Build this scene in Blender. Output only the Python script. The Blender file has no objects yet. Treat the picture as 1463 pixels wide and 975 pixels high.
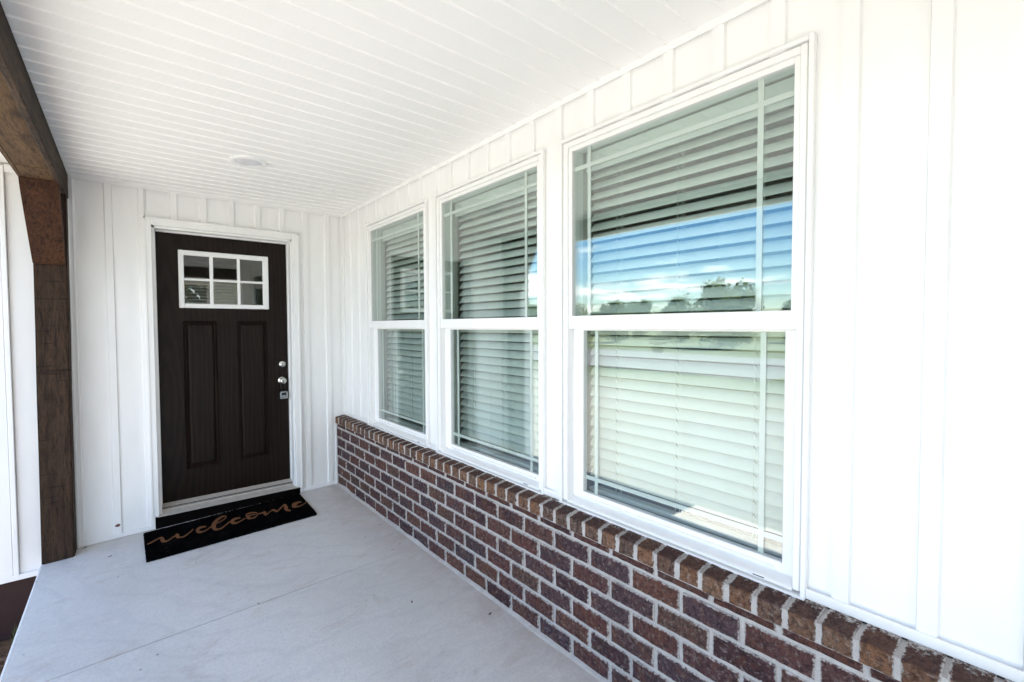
import bpy, bmesh, math, random
from mathutils import Vector, Matrix, noise as mnoise
R = math.radians
random.seed(7)
S = bpy.context.scene
COL = S.collection

# ---------------------------------------------------------------- camera
cam_data = bpy.data.cameras.new('camera')
cam = bpy.data.objects.new('camera', cam_data); COL.objects.link(cam)
CX, CY, CZ = -1.5574, -4.3173, 1.4499
yaw, pitch, roll = 0.692490, -0.032495, -0.0038004
cyw, syw, cp, sp = math.cos(yaw), math.sin(yaw), math.cos(pitch), math.sin(pitch)
fwd = Vector((syw*cp, cyw*cp, sp)); rgt = Vector((cyw, -syw, 0)); up = rgt.cross(fwd)
r2 = math.cos(roll)*rgt + math.sin(roll)*up
u2 = -math.sin(roll)*rgt + math.cos(roll)*up
M = Matrix((r2, u2, -fwd)).transposed().to_4x4(); M.translation = (CX, CY, CZ)
cam.matrix_world = M
cam_data.sensor_width = 36.0; cam_data.lens = 662.8/1463*36
cam_data.clip_start = 0.05; cam_data.clip_end = 1000
S.camera = cam

# ---------------------------------------------------------------- sky, sun, exposure
SUN = Vector((0.16, 0.40, -1.0)).normalized()          # direction the sunlight travels
sun_el = math.asin(-SUN.z); sun_az = math.atan2(-SUN.x, -SUN.y)
W = bpy.data.worlds.new('World'); S.world = W; W.use_nodes = True
nt = W.node_tree; nt.nodes.clear()
def N(t, nt_=None, **kw):
    n = (nt_ or nt).nodes.new(t)
    for k, v in kw.items(): setattr(n, k, v)
    return n
sky = N('ShaderNodeTexSky', sky_type='NISHITA', sun_disc=False, sun_elevation=sun_el, sun_rotation=sun_az % (2*math.pi))
sky.air_density = 1.0; sky.dust_density = 0.2; sky.ozone_density = 3.0
geo = N('ShaderNodeTexCoord'); sep = N('ShaderNodeSeparateXYZ'); nt.links.new(geo.outputs['Generated'], sep.inputs[0])
mx = N('ShaderNodeMath', operation='MAXIMUM'); mx.inputs[1].default_value = 0.0
ad = N('ShaderNodeMath', operation='ADD'); ad.inputs[1].default_value = 0.12
nt.links.new(sep.outputs['Z'], mx.inputs[0]); nt.links.new(mx.outputs[0], ad.inputs[0])
dx = N('ShaderNodeMath', operation='DIVIDE'); dy = N('ShaderNodeMath', operation='DIVIDE')
nt.links.new(sep.outputs['X'], dx.inputs[0]); nt.links.new(ad.outputs[0], dx.inputs[1])
nt.links.new(sep.outputs['Y'], dy.inputs[0]); nt.links.new(ad.outputs[0], dy.inputs[1])
cmb = N('ShaderNodeCombineXYZ'); nt.links.new(dx.outputs[0], cmb.inputs[0]); nt.links.new(dy.outputs[0], cmb.inputs[1])
nz = N('ShaderNodeTexNoise'); nz.inputs['Scale'].default_value = 0.85; nz.inputs['Detail'].default_value = 9; nz.inputs['Roughness'].default_value = 0.58
sh_ = N('ShaderNodeVectorMath', operation='ADD'); sh_.name = 'cloud_shift'; sh_.inputs[1].default_value = (10.2, 5.4, 1.8)
nt.links.new(cmb.outputs[0], sh_.inputs[0]); nt.links.new(sh_.outputs[0], nz.inputs['Vector'])
cr = N('ShaderNodeValToRGB'); cr.color_ramp.elements[0].position = 0.50; cr.color_ramp.elements[1].position = 0.64
nt.links.new(nz.outputs['Fac'], cr.inputs[0])
mix = N('ShaderNodeMix', data_type='RGBA')
hs = N('ShaderNodeHueSaturation'); hs.inputs['Saturation'].default_value = 1.35; hs.inputs['Value'].default_value = 0.76; nt.links.new(sky.outputs[0], hs.inputs['Color'])
nt.links.new(cr.outputs[0], mix.inputs[0]); nt.links.new(hs.outputs[0], mix.inputs[6]); mix.inputs[7].default_value = (9.4, 9.2, 9.0, 1)
bg = N('ShaderNodeBackground'); bg.inputs['Strength'].default_value = 0.11
out = N('ShaderNodeOutputWorld'); nt.links.new(mix.outputs[2], bg.inputs[0]); nt.links.new(bg.outputs[0], out.inputs[0])
sd = bpy.data.lights.new('sun', 'SUN'); sd.energy = 4.5; sd.angle = R(0.53); sd.color = (1, 0.95, 0.88)
so = bpy.data.objects.new('sun', sd); COL.objects.link(so); so.location = (-3, -8, 12)
so.rotation_euler = SUN.to_track_quat('-Z', 'Y').to_euler()
S.view_settings.view_transform = 'Standard'; S.view_settings.look = 'None'
S.view_settings.gamma = 1.0; S.view_settings.exposure = 2.56
S.view_settings.use_curve_mapping = False
S.render.engine = 'CYCLES'
cy = S.cycles; cy.max_bounces = 14; cy.diffuse_bounces = 8; cy.glossy_bounces = 6; cy.transparent_max_bounces = 24
cy.caustics_reflective = False; cy.caustics_refractive = False; cy.sample_clamp_indirect = 12
cy.use_denoising = True

# ---------------------------------------------------------------- helpers
def tag(o, label=None, cat=None, group=None, kind=None):
    if label: o['label'] = label
    if cat: o['category'] = cat
    if group: o['group'] = group
    if kind: o['kind'] = kind
    return o
def empty(name, loc=(0, 0, 0)):
    o = bpy.data.objects.new(name, None); COL.objects.link(o); o.location = loc; o.empty_display_size = 0.1
    return o
def link(name, me, parent=None, loc=None):
    o = bpy.data.objects.new(name, me); COL.objects.link(o)
    if parent is not None:
        o.parent = parent
        if loc is None: o.location = -_wl(parent)
        else: o.location = Vector(loc) - _wl(parent)
    elif loc is not None: o.location = loc
    return o
def _wl(o):
    v = Vector(o.location)
    while o.parent is not None: o = o.parent; v += Vector(o.location)
    return v
class MB:
    """collects shapes in world coordinates; build() links them as one mesh object"""
    def __init__(s): s.v = []; s.f = []; s.m = []
    def add(s, vs, fs, mi=0):
        n = len(s.v); s.v += [tuple(a) for a in vs]; s.f += [tuple(i+n for i in f) for f in fs]; s.m += [mi]*len(fs); return s
    def box(s, x0, x1, y0, y1, z0, z1, mi=0):
        if x0 > x1: x0, x1 = x1, x0
        if y0 > y1: y0, y1 = y1, y0
        if z0 > z1: z0, z1 = z1, z0
        return s.add([(x0,y0,z0),(x1,y0,z0),(x1,y1,z0),(x0,y1,z0),(x0,y0,z1),(x1,y0,z1),(x1,y1,z1),(x0,y1,z1)],
                     [(3,2,1,0),(4,5,6,7),(0,1,5,4),(1,2,6,5),(2,3,7,6),(3,0,4,7)], mi)
    def bbox(s, x0, x1, y0, y1, z0, z1, b=0.003, mi=0):
        """box with chamfered edges"""
        xs=(min(x0,x1),max(x0,x1)); ys=(min(y0,y1),max(y0,y1)); zs=(min(z0,z1),max(z0,z1))
        b = min(b, (xs[1]-xs[0])*.45, (ys[1]-ys[0])*.45, (zs[1]-zs[0])*.45)
        bm = bmesh.new(); bmesh.ops.create_cube(bm, size=1)
        for v in bm.verts:
            v.co = Vector((xs[v.co.x>0], ys[v.co.y>0], zs[v.co.z>0]))
        bmesh.ops.bevel(bm, geom=bm.edges[:], offset=b, segments=1, affect='EDGES')
        return s.bm(bm, mi)
    def bm(s, bm, mi=0):
        bm.verts.index_update(); s.add([v.co[:] for v in bm.verts], [[v.index for v in f.verts] for f in bm.faces], mi); bm.free(); return s
    def prism(s, prof, a0, a1, axis, mi=0):
        """profile (list of 2-tuples, counter-clockwise) extruded along an axis"""
        def P(p, a):
            return (a, p[0], p[1]) if axis == 'x' else ((p[0], a, p[1]) if axis == 'y' else (p[0], p[1], a))
        n = len(prof); vs = [P(p, a0) for p in prof]+[P(p, a1) for p in prof]
        fs = [(i, (i+1) % n, n+(i+1) % n, n+i) for i in range(n)]+[tuple(range(n))[::-1], tuple(range(n, 2*n))]
        return s.add(vs, fs, mi)
    def tube(s, pts, r, n=8, mi=0, cap=True):
        pts = [Vector(p) for p in pts]; rings = []
        for i, p in enumerate(pts):
            d = (pts[min(i+1, len(pts)-1)]-pts[max(i-1, 0)]).normalized()
            a = d.orthogonal().normalized() if i == 0 else (a - d*a.dot(d)).normalized()
            b = d.cross(a); rr = r[i] if isinstance(r, (list, tuple)) else r
            rings.append([p+rr*(math.cos(t)*a+math.sin(t)*b) for t in [2*math.pi*k/n for k in range(n)]])
        vs = [v for g in rings for v in g]; fs = []
        for i in range(len(pts)-1):
            for k in range(n): fs.append((i*n+k, i*n+(k+1) % n, (i+1)*n+(k+1) % n, (i+1)*n+k))
        if cap: fs += [tuple(range(n))[::-1], tuple((len(pts)-1)*n+k for k in range(n))]
        return s.add(vs, fs, mi)
    def lathe(s, prof, c, axis, n=32, mi=0):
        """profile of (radius, height) turned round an axis through c"""
        c = Vector(c); A = {'x': Vector((1,0,0)), 'y': Vector((0,1,0)), 'z': Vector((0,0,1))}[axis]
        U = A.orthogonal().normalized(); V = A.cross(U); vs = []; fs = []
        for r, h in prof:
            vs += [c+A*h+max(r, 1e-5)*(math.cos(t)*U+math.sin(t)*V) for t in [2*math.pi*k/n for k in range(n)]]
        for i in range(len(prof)-1):
            for k in range(n): fs.append((i*n+k, i*n+(k+1) % n, (i+1)*n+(k+1) % n, (i+1)*n+k))
        return s.add(vs, fs, mi)
    def mesh(s, name, mats, smooth=False):
        me = bpy.data.meshes.new(name); me.from_pydata(s.v, [], s.f)
        for m in (mats if isinstance(mats, (list, tuple)) else [mats]): me.materials.append(m)
        if any(s.m): me.polygons.foreach_set('material_index', s.m)
        bm = bmesh.new(); bm.from_mesh(me); bmesh.ops.recalc_face_normals(bm, faces=bm.faces); bm.to_mesh(me); bm.free()
        if smooth: me.shade_smooth()
        me.update(); return me
    def build(s, name, mats, parent=None, smooth=False, local=None):
        if local is not None:                      # origin at 'local'
            o = Vector(local); s.v = [tuple(Vector(v)-o) for v in s.v]
            return link(name, s.mesh(name, mats, smooth), parent, o)
        return link(name, s.mesh(name, mats, smooth), parent)
def fill_xy(mb, rings): pass

# ---------------------------------------------------------------- materials
def material(name, rough=0.5, metallic=0.0, spec=0.5):
    m = bpy.data.materials.new(name); m.use_nodes = True; t = m.node_tree
    b = t.nodes['Principled BSDF']; b.inputs['Roughness'].default_value = rough; b.inputs['Metallic'].default_value = metallic
    b.inputs['Specular IOR Level'].default_value = spec
    return m, t, b
def coords(t, scale=(1, 1, 1), kind='Object', rnd=False):
    tc = N('ShaderNodeTexCoord', t); mp = N('ShaderNodeMapping', t); mp.inputs['Scale'].default_value = scale
    t.links.new(tc.outputs[kind], mp.inputs[0])
    if rnd:                                        # a different piece of the pattern on every object
        oi = N('ShaderNodeObjectInfo', t); ml = N('ShaderNodeMath', t, operation='MULTIPLY'); ml.inputs[1].default_value = 57.0
        t.links.new(oi.outputs['Random'], ml.inputs[0]); cb = N('ShaderNodeCombineXYZ', t)
        for i in range(3): t.links.new(ml.outputs[0], cb.inputs[i])
        t.links.new(cb.outputs[0], mp.inputs['Location'])
    return mp.outputs[0]
def noise(t, vec, scale, detail=4, rough=0.55, dist=0.0):
    n = N('ShaderNodeTexNoise', t); n.inputs['Scale'].default_value = scale; n.inputs['Detail'].default_value = detail
    n.inputs['Roughness'].default_value = rough; n.inputs['Distortion'].default_value = dist
    t.links.new(vec, n.inputs['Vector']); return n.outputs['Fac']
def ramp(t, fac, stops, interp='LINEAR'):
    r = N('ShaderNodeValToRGB', t); e = r.color_ramp.elements; r.color_ramp.interpolation = interp
    while len(e) < len(stops): e.new(0.5)
    for i, (p, c) in enumerate(stops):
        e[i].position = p; e[i].color = (c, c, c, 1) if isinstance(c, (int, float)) else (*c, 1)
    t.links.new(fac, r.inputs[0]); return r.outputs[0]
def mixc(t, fac, a, b, mode='MIX'):
    m = N('ShaderNodeMix', t, data_type='RGBA', blend_type=mode)
    for i, v in ((0, fac), (6, a), (7, b)):
        if hasattr(v, 'node'): t.links.new(v, m.inputs[i])
        else: m.inputs[i].default_value = v if i == 0 else (*v, 1)
    return m.outputs[2]
def bump(t, b, h, strength, dist=0.002, prev=None):
    n = N('ShaderNodeBump', t); n.inputs['Strength'].default_value = strength; n.inputs['Distance'].default_value = dist
    t.links.new(h, n.inputs['Height'])
    if prev is not None: t.links.new(prev, n.inputs['Normal'])
    if b is not None: t.links.new(n.outputs[0], b.inputs['Normal'])
    return n.outputs[0]
def setc(t, b, c):
    if hasattr(c, 'node'): t.links.new(c, b.inputs['Base Color'])
    else: b.inputs['Base Color'].default_value = (*c, 1)

def white_vinyl(name, col, rough=0.42, dirt=0.04):
    m, t, b = material(name, rough, spec=0.4)
    v = coords(t, (1, 1, 0.25)); n = noise(t, v, 9, 5); g = noise(t, coords(t), 220, 2)
    dark = tuple(c*(1-dirt*2.2) for c in col)
    setc(t, b, mixc(t, ramp(t, n, [(0.38, 0), (0.75, 1)]), col, dark))
    p = bump(t, None, g, 0.05, 0.001); bump(t, b, n, 0.25, 0.0025, p)
    return m
M_siding = white_vinyl('white_vinyl_siding', (0.86, 0.86, 0.855), 0.42, 0.025)
M_trim = white_vinyl('white_trim', (0.855, 0.855, 0.85), 0.38, 0.025)
M_ceil = white_vinyl('white_soffit_vinyl', (0.865, 0.86, 0.85), 0.5, 0.004)
M_frame = white_vinyl('white_window_vinyl', (0.855, 0.855, 0.85), 0.3, 0.02)
M_bar = white_vinyl('grille_bar_white', (0.64, 0.67, 0.645), 0.4, 0.0)
M_slat = white_vinyl('white_blind_slat', (0.82, 0.82, 0.81), 0.4, 0.02)

def mk_concrete():
    m, t, b = material('broom_finished_concrete', 0.72, spec=0.3)
    v = coords(t); big = noise(t, v, 1.1, 5, 0.6, 0.5); mid = noise(t, v, 6, 7, 0.65, 0.6); fine = noise(t, v, 90, 4, 0.7)
    c = mixc(t, ramp(t, big, [(0.36, 0), (0.64, 1)]), (0.55, 0.528, 0.498), (0.635, 0.612, 0.582))
    c = mixc(t, ramp(t, mid, [(0.5, 0), (0.8, 0.55)]), c, (0.66, 0.64, 0.62))
    c = mixc(t, ramp(t, fine, [(0.35, 0.22), (0.62, 0)]), c, (0.25, 0.25, 0.27))
    cl = noise(t, coords(t, (1, 1.6, 1)), 2.6, 8, 0.72, 1.2)                       # faint clay footprints and smudges
    c = mixc(t, ramp(t, cl, [(0.55, 0), (0.70, 0.42)]), c, (0.36, 0.27, 0.22))
    pores = noise(t, v, 150, 2, 0.6)
    c = mixc(t, ramp(t, pores, [(0.27, 0.55), (0.33, 0)]), c, (0.20, 0.19, 0.18))
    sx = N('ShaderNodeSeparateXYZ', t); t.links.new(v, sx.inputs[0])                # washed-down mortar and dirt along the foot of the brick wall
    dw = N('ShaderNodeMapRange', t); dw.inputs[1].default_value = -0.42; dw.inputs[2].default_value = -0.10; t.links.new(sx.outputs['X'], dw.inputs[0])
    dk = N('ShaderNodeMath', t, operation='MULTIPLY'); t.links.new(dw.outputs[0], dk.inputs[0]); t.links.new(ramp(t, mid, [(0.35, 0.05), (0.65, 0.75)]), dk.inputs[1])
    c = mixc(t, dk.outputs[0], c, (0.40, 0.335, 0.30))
    sw = N('ShaderNodeTexWave', t, wave_type='RINGS', rings_direction='Z'); sw.inputs['Scale'].default_value = 1.6; sw.inputs['Distortion'].default_value = 9; sw.inputs['Detail'].default_value = 4
    t.links.new(v, sw.inputs['Vector']); c = mixc(t, ramp(t, sw.outputs['Fac'], [(0.86, 0), (0.97, 0.16)]), c, (0.40, 0.395, 0.39))
    st = noise(t, coords(t, (1, 3.5, 1)), 4.5, 6, 0.6, 2.5)                         # trowel streaks
    c = mixc(t, ramp(t, st, [(0.57, 0), (0.60, 0.16), (0.63, 0)]), c, (0.24, 0.24, 0.27))
    vo = N('ShaderNodeTexVoronoi', t); vo.inputs['Scale'].default_value = 8.5; t.links.new(v, vo.inputs['Vector'])  # grit
    c = mixc(t, ramp(t, vo.outputs['Distance'], [(0.03, 0.9), (0.055, 0)]), c, (0.10, 0.085, 0.08))
    setc(t, b, c)
    p = bump(t, None, fine, 0.35, 0.0012); p = bump(t, None, mid, 0.3, 0.003, p); bump(t, b, st, 0.15, 0.003, p)
    t.links.new(ramp(t, mid, [(0.3, 0.6), (0.8, 0.82)]), b.inputs['Roughness'])
    return m
M_conc = mk_concrete()

def mk_brick(name, stops, white=0.5, dims=(0.195, 0.0742), rough=0.92, face=None):
    m, t, b = material(name, rough, spec=0.2)
    oi = N('ShaderNodeObjectInfo', t); base = ramp(t, oi.outputs['Random'], stops)
    v = coords(t, rnd=True); n1 = noise(t, v, 60, 6, 0.78); n2 = noise(t, v, 13, 5, 0.65, 0.8); n3 = noise(t, v, 330, 3, 0.75)
    c = mixc(t, ramp(t, n1, [(0.40, 0.75), (0.55, 0)]), base, (0.011, 0.007, 0.008))
    c = mixc(t, ramp(t, n2, [(0.50, 0), (0.70, 0.55)]), c, (0.13, 0.052, 0.028))
    c = mixc(t, ramp(t, n3, [(0.60, 0), (0.70, 0.30)]), c, (0.22, 0.175, 0.155))
    w = noise(t, v, 55, 9, 0.85, 0.3)                                              # lime bloom wiped over the face
    c = mixc(t, ramp(t, w, [(0.53, 0), (0.66, white)]), c, (0.36, 0.31, 0.285))
    # mortar smeared raggedly over the arrises
    tc = N('ShaderNodeTexCoord', t); sp_ = N('ShaderNodeSeparateXYZ', t); t.links.new(tc.outputs['Generated'], sp_.inputs[0])
    if face:                                       # ledge bricks: darker coated stretcher side on top, paler cut end in front
        fm = N('ShaderNodeMath', t, operation='MULTIPLY_ADD'); fm.inputs[1].default_value = 0.16; t.links.new(w, fm.inputs[0]); t.links.new(sp_.outputs['X'], fm.inputs[2])
        c = mixc(t, ramp(t, fm.outputs[0], [(0.10, 0), (0.13, face)]), c, (0.036, 0.017, 0.019), 'MULTIPLY' if False else 'MIX')
    ds = []
    for k, L in (('Y', dims[0]), ('Z', dims[1])):
        s_ = N('ShaderNodeMath', t, operation='SUBTRACT'); s_.inputs[1].default_value = 0.5; t.links.new(sp_.outputs[k], s_.inputs[0])
        a_ = N('ShaderNodeMath', t, operation='ABSOLUTE'); t.links.new(s_.outputs[0], a_.inputs[0])
        m_ = N('ShaderNodeMath', t, operation='MULTIPLY_ADD'); m_.inputs[1].default_value = -L; m_.inputs[2].default_value = L*0.5; t.links.new(a_.outputs[0], m_.inputs[0]); ds.append(m_.outputs[0])
    mn = N('ShaderNodeMath', t, operation='MINIMUM'); t.links.new(ds[0], mn.inputs[0]); t.links.new(ds[1], mn.inputs[1])
    en = noise(t, v, 75, 6, 0.75); q = N('ShaderNodeMath', t, operation='MULTIPLY_ADD'); q.inputs[1].default_value = -0.030; q.inputs[2].default_value = 0.0138
    t.links.new(en, q.inputs[0]); ad_ = N('ShaderNodeMath', t, operation='ADD'); t.links.new(mn.outputs[0], ad_.inputs[0]); t.links.new(q.outputs[0], ad_.inputs[1])
    edge = ramp(t, ad_.outputs[0], [(0.0008, 1), (0.0030, 0)])
    c = mixc(t, edge, c, (0.46, 0.425, 0.40))
    setc(t, b, c)
    p = bump(t, None, n3, 0.8, 0.0015); p = bump(t, None, n1, 1.0, 0.004, p); bump(t, b, n2, 0.7, 0.006, p)
    return m
M_brick = mk_brick('dark_red_brick', [(0.0, (0.0524, 0.0228, 0.0250)), (0.22, (0.0728, 0.0440, 0.0517)), (0.45, (0.0990, 0.0391, 0.0333)), (0.62, (0.0553, 0.0391, 0.0467)), (0.82, (0.1281, 0.0506, 0.0350)), (1.0, (0.0844, 0.0522, 0.0433))], 0.6)
M_rowlock = mk_brick('rowlock_brick_brown', [(0.0, (0.1122, 0.0621, 0.0439)), (0.25, (0.1980, 0.0976, 0.0514)), (0.5, (0.1056, 0.0665, 0.0514)), (0.75, (0.2244, 0.1153, 0.0605)), (1.0, (0.1452, 0.0887, 0.0605))], 0.8, (0.0735, 0.084), face=0.62)
M_brickstrip = mk_brick('dark_red_brick_strip', [(0.0, (0.0526, 0.0235, 0.0241)), (0.5, (0.0900, 0.0370, 0.0309)), (1.0, (0.0630, 0.0370, 0.0344))], 0.4, (0.195, 0.4))
def mk_mortar():
    m, t, b = material('pale_mortar', 0.95, spec=0.15)
    v = coords(t); n = noise(t, v, 16, 7, 0.7); f = noise(t, v, 260, 3, 0.7)
    c = mixc(t, ramp(t, n, [(0.3, 0), (0.7, 1)]), (0.38, 0.355, 0.335), (0.54, 0.51, 0.485))
    c = mixc(t, ramp(t, f, [(0.35, 0.35), (0.55, 0)]), c, (0.22, 0.2, 0.19))
    setc(t, b, c); p = bump(t, None, f, 0.7, 0.0015); bump(t, b, n, 0.8, 0.004, p); return m
M_mortar = mk_mortar()

def mk_wood(name, a, bcol, dark, grain=(1, 1, 8), knots=True, rough=0.8, saw=None):
    """grain: mapping scale, small along the grain"""
    m, t, b = material(name, rough, spec=0.25)
    v = coords(t, grain, rnd=True); g = noise(t, v, 14, 8, 0.68, 0.5); g2 = noise(t, v, 60, 5, 0.7)
    big = noise(t, coords(t, rnd=True), 3.0, 4, 0.6, 0.6)
    c = mixc(t, ramp(t, g, [(0.32, 0), (0.68, 1)]), a, bcol)
    c = mixc(t, ramp(t, g2, [(0.36, 0.85), (0.52, 0)]), c, dark)
    g3 = noise(t, v, 190, 3, 0.7); c = mixc(t, ramp(t, g3, [(0.40, 0.5), (0.5, 0)]), c, dark)
    c = mixc(t, ramp(t, big, [(0.55, 0), (0.75, 0.6)]), c, dark)
    if knots:
        vo = N('ShaderNodeTexVoronoi', t); vo.inputs['Scale'].default_value = 3.4; vo.inputs['Randomness'].default_value = 1
        kv = coords(t, tuple(0.45+0.55*min(1, s) for s in grain), rnd=True); t.links.new(kv, vo.inputs['Vector'])
        c = mixc(t, ramp(t, vo.outputs['Distance'], [(0.05, 0.85), (0.13, 0)]), c, dark)
    h = g2
    if saw is not None:                            # cross-grain saw marks and drying checks
        s_ = noise(t, coords(t, saw, rnd=True), 9, 4, 0.65, 0.25)
        c = mixc(t, ramp(t, s_, [(0.36, 0.7), (0.385, 0)]), c, dark)
        p0 = bump(t, None, s_, 0.5, 0.004)
    else: p0 = None
    setc(t, b, c); p = bump(t, None, h, 1.0, 0.003, p0); bump(t, b, g, 0.8, 0.006, p)
    return m
M_post = mk_wood('dark_stained_post', (0.031, 0.018, 0.0105), (0.062, 0.036, 0.021), (0.010, 0.0055, 0.004), (1, 1, 0.12), saw=(0.35, 0.35, 5.0))
M_brace = mk_wood('red_brown_stained_brace', (0.044, 0.0165, 0.0075), (0.088, 0.036, 0.017), (0.009, 0.0035, 0.0025), (1, 1, 0.15))
M_beamside = mk_wood('rough_sawn_beam_side', (0.030, 0.018, 0.011), (0.088, 0.056, 0.036), (0.009, 0.005, 0.004), (1, 0.12, 1), knots=False, saw=(0.5, 7.0, 0.5))
M_beamunder = mk_wood('stained_beam_underside', (0.072, 0.039, 0.017), (0.140, 0.080, 0.037), (0.026, 0.013, 0.007), (1, 0.12, 1))

def mk_door():
    m, t, b = material('dark_brown_fibreglass_door', 0.36, spec=0.2)
    tc = N('ShaderNodeTexCoord', t); mp = N('ShaderNodeMapping', t); mp.inputs['Scale'].default_value = (1, 1, 0.13); mp.inputs['Location'].default_value = (1.33, 0, -0.122)
    t.links.new(tc.outputs['Object'], mp.inputs[0])
    wv = N('ShaderNodeTexWave', t, wave_type='RINGS', rings_direction='Y'); wv.inputs['Scale'].default_value = 9; wv.inputs['Distortion'].default_value = 7
    wv.inputs['Detail'].default_value = 4; wv.inputs['Detail Scale'].default_value = 1.4; t.links.new(mp.outputs[0], wv.inputs['Vector'])
    f = noise(t, coords(t, (1, 1, 0.05)), 90, 4, 0.7)
    c = mixc(t, wv.outputs['Fac'], (0.0062, 0.0030, 0.0018), (0.0125, 0.0066, 0.0042))
    sp_ = N('ShaderNodeTexVoronoi', t); sp_.inputs['Scale'].default_value = 9; t.links.new(coords(t), sp_.inputs['Vector'])
    c = mixc(t, ramp(t, sp_.outputs['Distance'], [(0.018, 0.7), (0.03, 0)]), c, (0.25, 0.2, 0.15))
    setc(t, b, c); p = bump(t, None, f, 0.25, 0.0015); bump(t, b, wv.outputs['Fac'], 0.30, 0.0016, p); return m
M_door = mk_door()
def plain(name, col, rough=0.5, metallic=0.0, bumpscale=None, bs=0.3, spec=0.5):
    m, t, b = material(name, rough, metallic, spec); n = noise(t, coords(t), bumpscale or 40, 4)
    setc(t, b, mixc(t, ramp(t, n, [(0.3, 0), (0.7, 1)]), tuple(c*0.88 for c in col), tuple(min(1, c*1.08) for c in col)))
    bump(t, b, n, bs, 0.001); return m
M_kick = plain('dark_painted_riser', (0.0024, 0.0015, 0.0013), 0.75, spec=0.06)
M_drive = plain('weathered_driveway', (0.20, 0.19, 0.18), 0.9, 0, 50, 0.5)
M_nickel = plain('satin_nickel', (0.62, 0.60, 0.57), 0.22, 1.0, 60, 0.05)
M_black = plain('black_vinyl', (0.008, 0.008, 0.009), 0.4)
M_grey = plain('silver_grey_lockbox', (0.40, 0.42, 0.44), 0.4, 0.3)
M_alu = plain('beige_threshold', (0.46, 0.42, 0.37), 0.5)
M_ink = plain('dark_ink', (0.02, 0.02, 0.02), 0.7)
M_cord = plain('white_cord', (0.72, 0.72, 0.70), 0.8)
M_cordshade = plain('grey_ladder_rung', (0.10, 0.11, 0.10), 0.9)
M_inside = plain('interior_wall_paint', (0.55, 0.53, 0.49), 0.8)
M_insidew = plain('interior_white_paint', (0.62, 0.61, 0.58), 0.7)
M_carpet = plain('interior_floor', (0.10, 0.07, 0.05), 0.8)
M_caulk = plain('dark_gap', (0.03, 0.027, 0.025), 0.9)
M_mud = plain('dried_red_mud', (0.16, 0.055, 0.05), 0.95, 0, 300, 0.8)
M_lens = plain('frosted_lens', (0.74, 0.74, 0.78), 0.35)
M_shingle = plain('grey_roof_shingle', (0.09, 0.085, 0.08), 0.9, 0, 60, 0.9)
M_found = plain('dark_red_painted_foundation', (0.030, 0.011, 0.010), 0.85, 0, 18, 0.9)
M_leafbit = plain('dead_leaf', (0.03, 0.02, 0.012), 0.9)

def mk_glass(name, tint, ior=1.75):
    m = bpy.data.materials.new(name); m.use_nodes = True; t = m.node_tree; t.nodes.clear()
    fr = N('ShaderNodeFresnel', t); gm = N('ShaderNodeNewGeometry', t); io = N('ShaderNodeMapRange', t)   # same reflectance from either face of the pane
    io.inputs[3].default_value = ior; io.inputs[4].default_value = 1/ior; t.links.new(gm.outputs['Backfacing'], io.inputs[0]); t.links.new(io.outputs[0], fr.inputs['IOR'])
    tr = N('ShaderNodeBsdfTransparent', t); tr.inputs[0].default_value = (*tint, 1)
    gl = N('ShaderNodeBsdfGlossy', t); gl.inputs['Roughness'].default_value = 0.0; gl.inputs[0].default_value = (1, 1, 1, 1)
    mx_ = N('ShaderNodeMixShader', t); o = N('ShaderNodeOutputMaterial', t)
    # very faint waviness of the pane
    nz_ = noise(t, coords(t), 1.3, 1); bp = N('ShaderNodeBump', t); bp.inputs['Strength'].default_value = 0.05; bp.inputs['Distance'].default_value = 0.02
    t.links.new(nz_, bp.inputs['Height']); t.links.new(bp.outputs[0], gl.inputs['Normal'])
    t.links.new(fr.outputs[0], mx_.inputs[0]); t.links.new(tr.outputs[0], mx_.inputs[1]); t.links.new(gl.outputs[0], mx_.inputs[2]); t.links.new(mx_.outputs[0], o.inputs[0])
    return m
M_glass = mk_glass('green_tinted_window_glass', (0.952, 0.982, 0.970), 1.64)
M_doorglass = mk_glass('door_lite_glass', (0.85, 0.88, 0.85), 1.6)

def mk_mat():
    m, t, b = material('black_coir', 1.0, spec=0.0)
    v = coords(t); n = noise(t, v, 420, 3, 0.8); vo = N('ShaderNodeTexVoronoi', t); vo.inputs['Scale'].default_value = 30; t.links.new(v, vo.inputs['Vector'])
    big = noise(t, v, 7, 5, 0.6)
    c = mixc(t, ramp(t, n, [(0.4, 0), (0.8, 1)]), (0.0016, 0.0015, 0.0017), (0.008, 0.0075, 0.007))
    c = mixc(t, ramp(t, big, [(0.52, 0), (0.75, 0.5)]), c, (0.012, 0.011, 0.010))
    sel = noise(t, v, 14, 3, 0.6); k = N('ShaderNodeMath', t, operation='MULTIPLY')
    t.links.new(ramp(t, vo.outputs['Distance'], [(0.05, 1), (0.09, 0)]), k.inputs[0]); t.links.new(ramp(t, sel, [(0.52, 0), (0.6, 0.8)]), k.inputs[1])
    c = mixc(t, k.outputs[0], c, (0.28, 0.22, 0.17))
    setc(t, b, c); bump(t, b, n, 1.0, 0.004); return m
M_coir = mk_mat()
def mk_letter():
    m, t, b = material('natural_coir_lettering', 1.0, spec=0.05)
    n = noise(t, coords(t), 420, 3, 0.8)
    setc(t, b, mixc(t, ramp(t, n, [(0.35, 0), (0.65, 1)]), (0.10, 0.045, 0.022), (0.23, 0.105, 0.052))); bump(t, b, n, 1.0, 0.003); return m
M_letter = mk_letter()

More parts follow.
